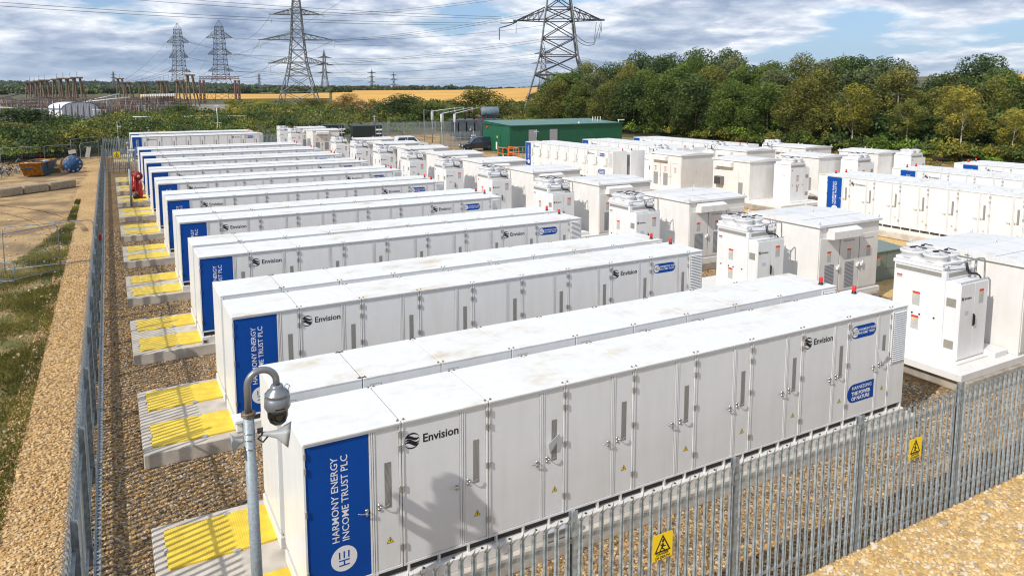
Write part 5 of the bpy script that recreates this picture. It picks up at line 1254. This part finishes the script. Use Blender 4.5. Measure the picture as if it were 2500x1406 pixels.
mast('short mast with flat lamp between the cream cabins', *at_d(834, 300, 92).xy, 2.6, 2)
mast('pale square mast rising behind the dark storage container', *at_d(914, 285, 112).xy, 3.6, 2, .09)
p = at_d(532, 300, 118); t = thing('tripod_mast', 'camera mast on a bright yellow tripod behind the far fence', 'mast', (p.x, p.y, 0))
for a in (0, 2.1, 4.2): MB().tube((.7*math.cos(a), .7*math.sin(a), 0), (0.1*math.cos(a), .1*math.sin(a), 2.6), .07, n=6).build('tripod_leg', M['sign'], t)
MB().tube((0, 0, 2.2), (-.1, 0, 5.2), .05, n=8).build('mast_tube', M['plastic'], t); MB().box(-.35, -.1, 5.1, .25, .1, 5.35, 0, .03).box(-.5, -.1, 2.6, .5, .1, 2.7).build('camera_head', M['plastic'], t)

# ------------------------------------------------------------------ small things in the compound
for i, (x, y) in enumerate(((1.62, 53.4), (1.50, 57.6), (1.62, 59.9))):
    t = thing('fire_extinguisher', ('large wheeled red fire extinguisher', 'red fire extinguisher trolley with round reel', 'red fire extinguisher on stand')[i]+(', nearest of three by the blue doors', ', middle of three by the blue doors', ', farthest of three by the blue doors')[i], 'extinguisher', (x, y, PZ), R(20*i))
    MB().lathe([(.0, .12), (.13, .12), (.14, .2), (.14, .95), (.12, 1.08), (.05, 1.12), (.05, 1.22), (0, 1.22)], (0, 0, 0), 16).build('cylinder', M['redp'], t)
    MB().beam((-.28, -.15, 0), (-.28, -.15, 1.25), .05).beam((-.28, .15, 0), (-.28, .15, 1.25), .05).beam((-.28, -.15, 1.25), (-.28, .15, 1.25), .05).beam((-.28, -.2, .05), (.3, -.2, .05), .05).beam((-.28, .2, .05), (.3, .2, .05), .05).build('trolley_frame', M['redp'], t)
    MB().lathe([(0, -.03), (.19, -.03), (.19, .03), (0, .03)], (-.28, -.24, .19), 16, axis='y').build('wheel', M['black'] if i != 1 else M['redp'], t)
    MB().path([(0, 0, 1.2), (.2, 0, 1.15), (.28, 0, .8), (.22, 0, .5)], .02, 6).build('hose', M['rubber'], t)
    if i == 1: MB().lathe([(0, -.08), (.3, -.08), (.3, .08), (0, .08)], (.05, -.3, 1.1), 20, axis='y').lathe([(0, -.1), (.1, -.1), (.1, -.08)], (.05, -.3, 1.1), 14, axis='y', m=1).build('hose_reel', [M['redp'], M['insul']], t)
ob('alarm_box', MB().box(0, -.12, 0, .16, .12, .28, 0, .02).mesh('alarm_box', M['redp']), None, (XFL+.01, 33.4, 1.35), label='small red alarm box fixed on the left palisade fence', cat='alarm box')
t = thing('cable_kiosk', 'sage green steel kiosk on gravel between the two nearest stations', 'kiosk', (25.6, 17.2, 0))
MB().box(0, 0, 0, 2.1, 1.0, 1.15, 0, .01).build('kiosk_body', M['kiosk'], t)
MB().add([(-.06, -.06, 1.15), (2.16, -.06, 1.15), (2.16, 1.06, 1.15), (-.06, 1.06, 1.15), (-.06, -.06, 1.19), (2.16, -.06, 1.19), (2.16, 1.06, 1.30), (-.06, 1.06, 1.30)], [(0, 3, 2, 1), (4, 5, 6, 7), (0, 1, 5, 4), (1, 2, 6, 5), (2, 3, 7, 6), (3, 0, 4, 7)]).build('kiosk_lid', M['kiosk'], t)
d = MB().box(.06, -.015, .45, 1.04, 0, 1.10, 0, .005).build('kiosk_door', M['kiosk'], t); MB().box(1.08, -.015, .45, 2.04, 0, 1.10, 0, .005).build('kiosk_door', M['kiosk'], t)
ob('warning_sticker', stick, d, (.45, -.016, .62)); 
t = thing('cable_tray', 'perforated galvanised tray running along the foot of the left fence', 'cable tray', (XFL+.12, 7, .30)); b = MB(); b.box(0, 0, 0, .10, 84, .012).box(0, 0, .012, .004, 84, .05).box(.096, 0, .012, .10, 84, .05); b.build('tray', M['galvd'], t)
b = MB()
for i in range(420): b.box(.035, .1+i*.10, .0125, .065, .15+i*.10, .0145)
b.build('tray_slots', M['dark'], t, kind='stuff')
t = thing('junction_tray', 'grey junction box on the base of the nearest container behind fence tips', 'junction box', (X0+3.72, Y1-.16, PZ+.02)); MB().box(0, 0, 0, .62, .08, .16, 0, .008).build('box_body', M['seal'], t); MB().box(.02, -.012, .09, .60, 0, .15, 0, .004).build('box_lid', M['grille'], t)

# ------------------------------------------------------------------ site clutter left of the fence
heras_pipe = .021
def heras(label, p0, p1, h=1.9, col='galv', mesh=True):
    p0, p1 = Vector(p0), Vector(p1); t = thing('site_fence_panel', label, 'fence panel', p0, math.atan2(p1.y-p0.y, p1.x-p0.x), 'temporary site fence panels'); L = (p1-p0).length
    MB().path([(0, 0, 0), (0, 0, h-.12), (.12, 0, h), (L-.12, 0, h), (L, 0, h-.12), (L, 0, 0)], heras_pipe, 7).build('panel_frame', M[col], t)
    MB().tube((0, 0, .12), (L, 0, .12), heras_pipe, n=7).build('bottom_rail', M[col], t)
    if mesh:
        b = MB()
        for i in range(int(L/.20)): b.beam((.1+i*.20, 0, .12), (.1+i*.20, 0, h), .0028)
        for i in range(8): b.beam((0, 0, .2+i*.22), (L, 0, .2+i*.22), .0028)
        b.build('wire_mesh', M['galvd'], t, kind='stuff')
heras('pale wire site fence panel standing against the left palisade', (-4.12, 35.3, 0), (-.85, 35.6, 0))
heras('second site fence panel leaning at the left picture edge', (-5.2, 32.0, 0), (-2.1, 34.4, 0), 2.0)
heras('low site fence panel end at the left edge behind the others', (-5.6, 34.6, 0), (-3.55, 32.9, 0), .85)
heras('site fence panel behind the rubble heap, leftmost of the far ones', (-9.6, 85.6, 0), (-6.0, 87, 0), 1.9); heras('site fence panel behind the skip', (-6.0, 87, 0), (-3.2, 88.2, 0), 1.9)
heras('tall site fence panel right of the cable reel', (-3.6, 87.0, 0), (-.95, 92, 0), 2.5); heras('site fence panel carrying a paper notice', (-2.7, 84.2, 0), (-1.1, 87.5, 0), 2.2)
heras('red barrier frame standing behind the skip', (-7.6, 83, 0), (-6.1, 83.4, 0), 2.0, 'redp', False)
for i, (px_, y, a) in enumerate(((176, 371, .18), (215, 372, -.2))):
    p = at_d(px_, y, 85); ob('notice_board', MB().box(-.34, -.015, -.2, .34, .015, .2).mesh('notice_board', M['printed']) if i == 0 else MB().box(-.2, -.015, -.55, .2, .015, .55).mesh('notice_board', M['printed']), None, p, rot=(0, -a, 0),
       label=('wide white notice on the site fence by the cable reel', 'tall white notice on the site fence near the palisade corner')[i], cat='notice')
t = thing('skip', 'rusty orange and blue skip full of rubbish', 'skip', (-7.1, 74.3, 0), R(-14)); W1, L1, HT = 1.75, 3.9, 1.25
def quadbox(b, lo, hi, z0, z1, m=0, th=.06):
    v = [(*lo[i], z0) for i in range(4)]+[(*hi[i], z1) for i in range(4)]; b.add(v, [(0, 3, 2, 1)], m); return v
lo = [(.12, .75), (W1-.12, .75), (W1-.12, L1-.75), (.12, L1-.75)]; hi = [(0, 0), (W1, 0), (W1, L1), (0, L1)]
v = [(*p, .08) for p in lo]+[(*p, HT) for p in hi]
MB().add(v, [(0, 1, 5, 4)]).build('front_panel', M['skipor'], t); MB().add(v, [(0, 3, 2, 1), (1, 2, 6, 5), (2, 3, 7, 6), (3, 0, 4, 7)]).build('skip_body', M['skipbl'], t)
b = MB(); [b.beam(v[4+i], v[4+(i+1) % 4], .09) for i in range(4)]; b.build('skip_rim', M['skipor'], t)
b = MB(); q = random.Random(3)
for i in range(60):
    x, y, s = q.uniform(.2, W1-.2), q.uniform(.4, L1-.4), q.uniform(.08, .3); b.box(x-s, y-s*.7, .7, x+s, y+s*.6, 1.0+q.uniform(0, .28), q.choice([0, 0, 1, 2, 3]), .03)
b.build('rubbish', [M['dark'], M['wood'], M['plastic'], M['reelblue']], t, kind='stuff')
def reel(label, loc, rz, r, m):
    t = thing('cable_reel', label, 'cable reel', loc, rz); fl = MB().lathe([(0, -.03), (r, -.03), (r, .03), (0, .03)], n=30, axis='y')
    for y in (-.38, .38): MB().lathe([(0, -.03), (r, -.03), (r, .03), (0, .03)], (0, y, r), 30, axis='y').build('reel_flange', m if y < 0 else M['wood'], t)
    MB().lathe([(r*.45, -.36), (r*.45, .36)], (0, 0, r), 22, axis='y').build('reel_drum', M['wood'], t); MB().lathe([(0, -.02), (.09, -.02), (.09, 0)], (0, -.412, r), 14, axis='y').build('hub', M['dark'], t)
    if m is M['reelblue']:
        for k, ch in enumerate('CABLESUPPLIER'[:10]):
            a = 2*math.pi*k/10+.3; ob('reel_mark', MB().lathe([(.05, -.004), (.08, -.004), (.08, 0), (.05, 0)], n=10, axis='y').mesh('reel_mark', M['label']), t, (r*.78*math.cos(a), -.412, r+r*.78*math.sin(a)))
reel('blue faced wooden cable reel', (-3.15, 77.0, 0), R(8), .78, M['reelblue']); reel('bare wooden cable reel between skip and blue reel', (-4.4, 79.6, 0), R(70), .6, M['wood'])
M['blockc'] = mat('tan_concrete_block', (.40, .33, .235), .9, var=.22, vscale=5, bump=.4, bscale=18)
prs = [((-7.07, 61.0), (-5.78, 62.3)), ((-5.70, 62.42), (-4.24, 63.42)), ((-4.12, 63.55), (-2.5, 65.2))]
for i, (a, c) in enumerate(prs):
    L = math.hypot(c[0]-a[0], c[1]-a[1]); t = thing('concrete_block', ('leftmost', 'middle', 'rightmost')[i]+' of three tan concrete blocks lying in a line', 'concrete block', (a[0], a[1], 0), math.atan2(c[1]-a[1], c[0]-a[0]), 'concrete blocks left of the fence')
    MB().box(0, 0, 0, L, .62, .58, 0, .04).build('block_body', M['blockc'], t)
    b = MB()
    for k in range(int(L/.2)): b.box(.06+k*.2, .1, .57, .18+k*.2, .5, .62, 0, .02)
    b.build('block_studs', M['blockc'], t)
b = MB(); q = random.Random(8)
for i in range(120):
    x, y, z = q.gauss(-9.0, .9), q.gauss(77.5, 1.2), abs(q.gauss(0, .45)); a = Vector((q.uniform(-1, 1), q.uniform(-1, 1), q.uniform(-.4, .5)))*q.uniform(.3, 1.2); b.path([(x, y, z), Vector((x, y, z))+a*.6+Vector((0, 0, .2)), Vector((x, y, z))+a], .035, 5, m=q.choice([0, 0, 1, 2]))
b.build('scrap_heap', [M['galvd'], M['black'], M['wood']], kind='stuff')['label'] = 'heap of tangled scrap pipes left of the skip'
t = thing('pallet', 'timber pallet stack between skip and reel', 'pallet', (-5.3, 77.4, 0), R(15))
for k in range(3): MB().box(0, 0, k*.16, 1.2, 1.0, k*.16+.12, 0, .01).build('pallet', M['wood'], t)

# ------------------------------------------------------------------ loose stones
def proj(x, y, z=0.0):
    v = Vector((x, y, z-H)); d = v.dot(fwd); return (PX+F_PX*v.dot(rt2)/d, PY-F_PX*v.dot(up2)/d) if d > .5 else (1e9, 1e9)
def stonemat(name, cols):
    m = bpy.data.materials.new(name); m.use_nodes = True; N, L = m.node_tree.nodes, m.node_tree.links; b = N['Principled BSDF']; b.inputs['Roughness'].default_value = .85
    oi = N.new('ShaderNodeObjectInfo'); r = N.new('ShaderNodeValToRGB'); e = r.color_ramp.elements; r.color_ramp.interpolation = 'CONSTANT'
    e[0].color = (*cols[0], 1); e[1].color = (*cols[-1], 1); e[1].position = 1-1/len(cols)
    for i, c in enumerate(cols[1:-1]): x = e.new((i+1)/len(cols)); x.color = (*c, 1)
    L.new(oi.outputs['Random'], r.inputs[0]); L.new(r.outputs[0], b.inputs['Base Color']); return m
def stones(name, label, test, x0, x1, y0, y1, dens, smin, smax, m, seed, z=0.0):
    g = np.random.default_rng(seed); n = int((x1-x0)*(y1-y0)*dens); X = g.uniform(x0, x1, n); Y = g.uniform(y0, y1, n); pts = []
    for x, y in zip(X, Y):
        px_, py_ = proj(x, y)
        if -120 < px_ < 2640 and 200 < py_ < 1560 and test(x, y):
            pts.append((x, y, z+g.uniform(-.006, .012)))
    me = bpy.data.meshes.new(name); me.from_pydata(pts, [], []); o = ob(name, me, kind='stuff', label=label)
    ng = bpy.data.node_groups.new(name, 'GeometryNodeTree'); ng.interface.new_socket('Geometry', in_out='INPUT', socket_type='NodeSocketGeometry'); ng.interface.new_socket('Geometry', in_out='OUTPUT', socket_type='NodeSocketGeometry')
    N, L = ng.nodes, ng.links; gi, go = N.new('NodeGroupInput'), N.new('NodeGroupOutput')
    ico = N.new('GeometryNodeMeshIcoSphere'); ico.inputs['Radius'].default_value = 1; ico.inputs['Subdivisions'].default_value = 2
    sp = N.new('GeometryNodeSetPosition'); nz = N.new('ShaderNodeTexNoise'); nz.inputs['Scale'].default_value = .9
    vm = N.new('ShaderNodeVectorMath'); vm.operation = 'SUBTRACT'; vm.inputs[1].default_value = (.5, .5, .5); L.new(nz.outputs['Color'], vm.inputs[0])
    v2 = N.new('ShaderNodeVectorMath'); v2.operation = 'MULTIPLY'; v2.inputs[1].default_value = (1.5, 1.5, 1.2); L.new(vm.outputs[0], v2.inputs[0]); L.new(ico.outputs[0], sp.inputs['Geometry']); L.new(v2.outputs[0], sp.inputs['Offset'])
    tf = N.new('GeometryNodeTransform'); tf.inputs['Scale'].default_value = (1, .78, .56); L.new(sp.outputs[0], tf.inputs['Geometry'])
    sm_ = N.new('GeometryNodeSetMaterial'); sm_.inputs['Material'].default_value = m; L.new(tf.outputs[0], sm_.inputs['Geometry'])
    ip = N.new('GeometryNodeInstanceOnPoints'); L.new(gi.outputs[0], ip.inputs['Points']); L.new(sm_.outputs[0], ip.inputs['Instance'])
    rv = N.new('FunctionNodeRandomValue'); rv.data_type = 'FLOAT_VECTOR'; rv.inputs[0].default_value = (-.5, -.5, 0); rv.inputs[1].default_value = (.5, .5, 6.28); L.new(rv.outputs[0], ip.inputs['Rotation'])
    rs_ = N.new('FunctionNodeRandomValue'); rs_.data_type = 'FLOAT'; rs_.inputs[2].default_value = smin; rs_.inputs[3].default_value = smax; rs_.inputs['Seed'].default_value = 3
    pw = N.new('ShaderNodeMath'); pw.operation = 'MULTIPLY'; pw.inputs[1].default_value = 1; L.new(rs_.outputs[1], pw.inputs[0]); L.new(pw.outputs[0], ip.inputs['Scale'])
    L.new(ip.outputs[0], go.inputs[0]); md = o.modifiers.new('scatter', 'NODES'); md.node_group = ng; me.materials.append(m)
def clear(x, y):
    if not (XFL < x < 24.4 and YF < y): return False
    k = (y-Y1+.15) % PIT
    if x > .22 and x < 15.5 and k < 3.46 and y > Y1-.15: return False
    if 17.8 < x < 24.4 and (y-Y1-.2) % PIT < 4.1 and y > Y1: return False
    return True
GS = [(.10, .07, .045), (.36, .22, .09), (.22, .145, .08), (.48, .31, .13), (.14, .105, .08), (.54, .42, .27), (.30, .18, .07), (.36, .30, .24), (.50, .29, .09), (.18, .16, .14)]
SS = [(.62, .41, .16), (.66, .47, .22), (.54, .35, .14), (.70, .55, .33), (.46, .30, .12), (.60, .50, .38), (.60, .40, .17), (.36, .28, .19)]
BS = [(.50, .31, .12), (.62, .40, .17), (.38, .23, .09), (.66, .48, .26), (.28, .17, .08), (.58, .43, .25)]
sg, ss, sb = stonemat('gravel_stones', GS), stonemat('sandy_stones', SS), stonemat('bank_stones', BS)
stones('gravel_stones', 'mixed brown gravel between the plinths', clear, XFL, 24.4, YF, 22, 620, .016, .036, sg, 1)
stones('gravel_stones', 'mixed brown gravel farther down the track', lambda x, y: clear(x, y), XFL, 2.6, 22, 44, 330, .020, .040, sg, 2)
stones('bank_stones', 'pinkish gravel on the bank outside the left fence', lambda x, y: -2.35 < x < XFL+.02, -2.4, XFL, 6, 40, 420, .016, .036, sb, 3)
stones('outer_stones', 'sandy stones outside the foreground fence', lambda x, y: y < YF, 3, 30, 1.0, YF, 420, .018, .042, ss, 4, .004)
stones('large_stones', 'larger pale stones outside the foreground fence', lambda x, y: y < YF-.05, 3, 30, 1.0, YF, 14, .045, .085, ss, 5, .01)
stones('large_stones', 'scattered pale stones on the left grass', lambda x, y: x < -1.6, -8, -1.6, 10, 50, 1.6, .03, .07, ss, 6, .01)
# ruts pressed into the bare earth left of the fence
b = MB(); q = random.Random(41)
for s0 in (0, 1.7):
    for i in range(60):
        a = i/60*1.5; x, y = -14+11*math.cos(a+.15)+s0*math.cos(a), 44+16*math.sin(a)+s0*math.sin(a)
        b.box(x-.14, y-.16, 0, x+.14, y+.16, .018+q.uniform(0, .012), 0, .01)
b.build('tyre_ruts', M['dirt'], kind='stuff', label='curved tyre ruts in the bare earth left of the fence')
# grass blades on the verge
q = random.Random(31); g = np.random.default_rng(12); n = 150000
gx_ = -2.0-np.abs(g.normal(0, 1.6, n)); gy_ = g.uniform(9, 58, n); _lim = np.interp(gx_, [-30, -8, -5.2, -4.0, -3.3, -2.5, -2.3], [29, 32, 34, 37, 41, 46, 57]); gy_ = np.where(gy_ < _lim+g.normal(0, .6, n), gy_, -50); keep = [i for i in range(n) if (lambda p: -60 < p[0] < 400 and p[1] < 1450)(proj(gx_[i], gy_[i])) and math.sin(gx_[i]*2.3+math.sin(gy_[i]*.9)*2)+math.sin(gy_[i]*1.7)*.8+g.normal()*.8 > -.35]
k_ = len(keep); X = gx_[keep]; Y = gy_[keep]; A = g.uniform(0, 6.28, k_); Hh = g.uniform(.03, .10, k_); W_ = g.uniform(.008, .02, k_)
v = np.stack([np.stack([X-np.cos(A)*W_, Y-np.sin(A)*W_, 0*X], 1), np.stack([X+np.cos(A)*W_, Y+np.sin(A)*W_, 0*X], 1), np.stack([X+np.sin(A)*Hh*.5, Y+np.cos(A)*Hh*.5, Hh], 1)], 1).reshape(-1, 3)
me = bpy.data.meshes.new('grass_blades'); me.vertices.add(len(v)); me.vertices.foreach_set('co', v.ravel().astype(np.float32)); me.loops.add(k_*3); me.loops.foreach_set('vertex_index', np.arange(k_*3, dtype=np.int32))
me.polygons.add(k_); me.polygons.foreach_set('loop_start', np.arange(0, k_*3, 3, dtype=np.int32)); me.polygons.foreach_set('loop_total', np.full(k_, 3, np.int32)); me.materials.append(M['leaf_olive']); me.update(calc_edges=True)
ob('grass_blades', me, kind='stuff', label='short grass on the verge left of the gravel bank')

# ------------------------------------------------------------------ air
hzm_ = bpy.data.materials.new('haze'); hzm_.use_nodes = True; N, L = hzm_.node_tree.nodes, hzm_.node_tree.links
N.remove(N['Principled BSDF']); pv = N.new('ShaderNodeVolumePrincipled'); pv.inputs['Color'].default_value = (.80, .88, 1.0, 1); pv.inputs['Density'].default_value = 4.5e-5; pv.inputs['Anisotropy'].default_value = .2
L.new(pv.outputs[0], N['Material Output'].inputs['Volume'])
MB().box(-15500, -15500, -75, 15500, 15500, 110).build('haze', hzm_, kind='stuff', label='thin summer haze over the land')
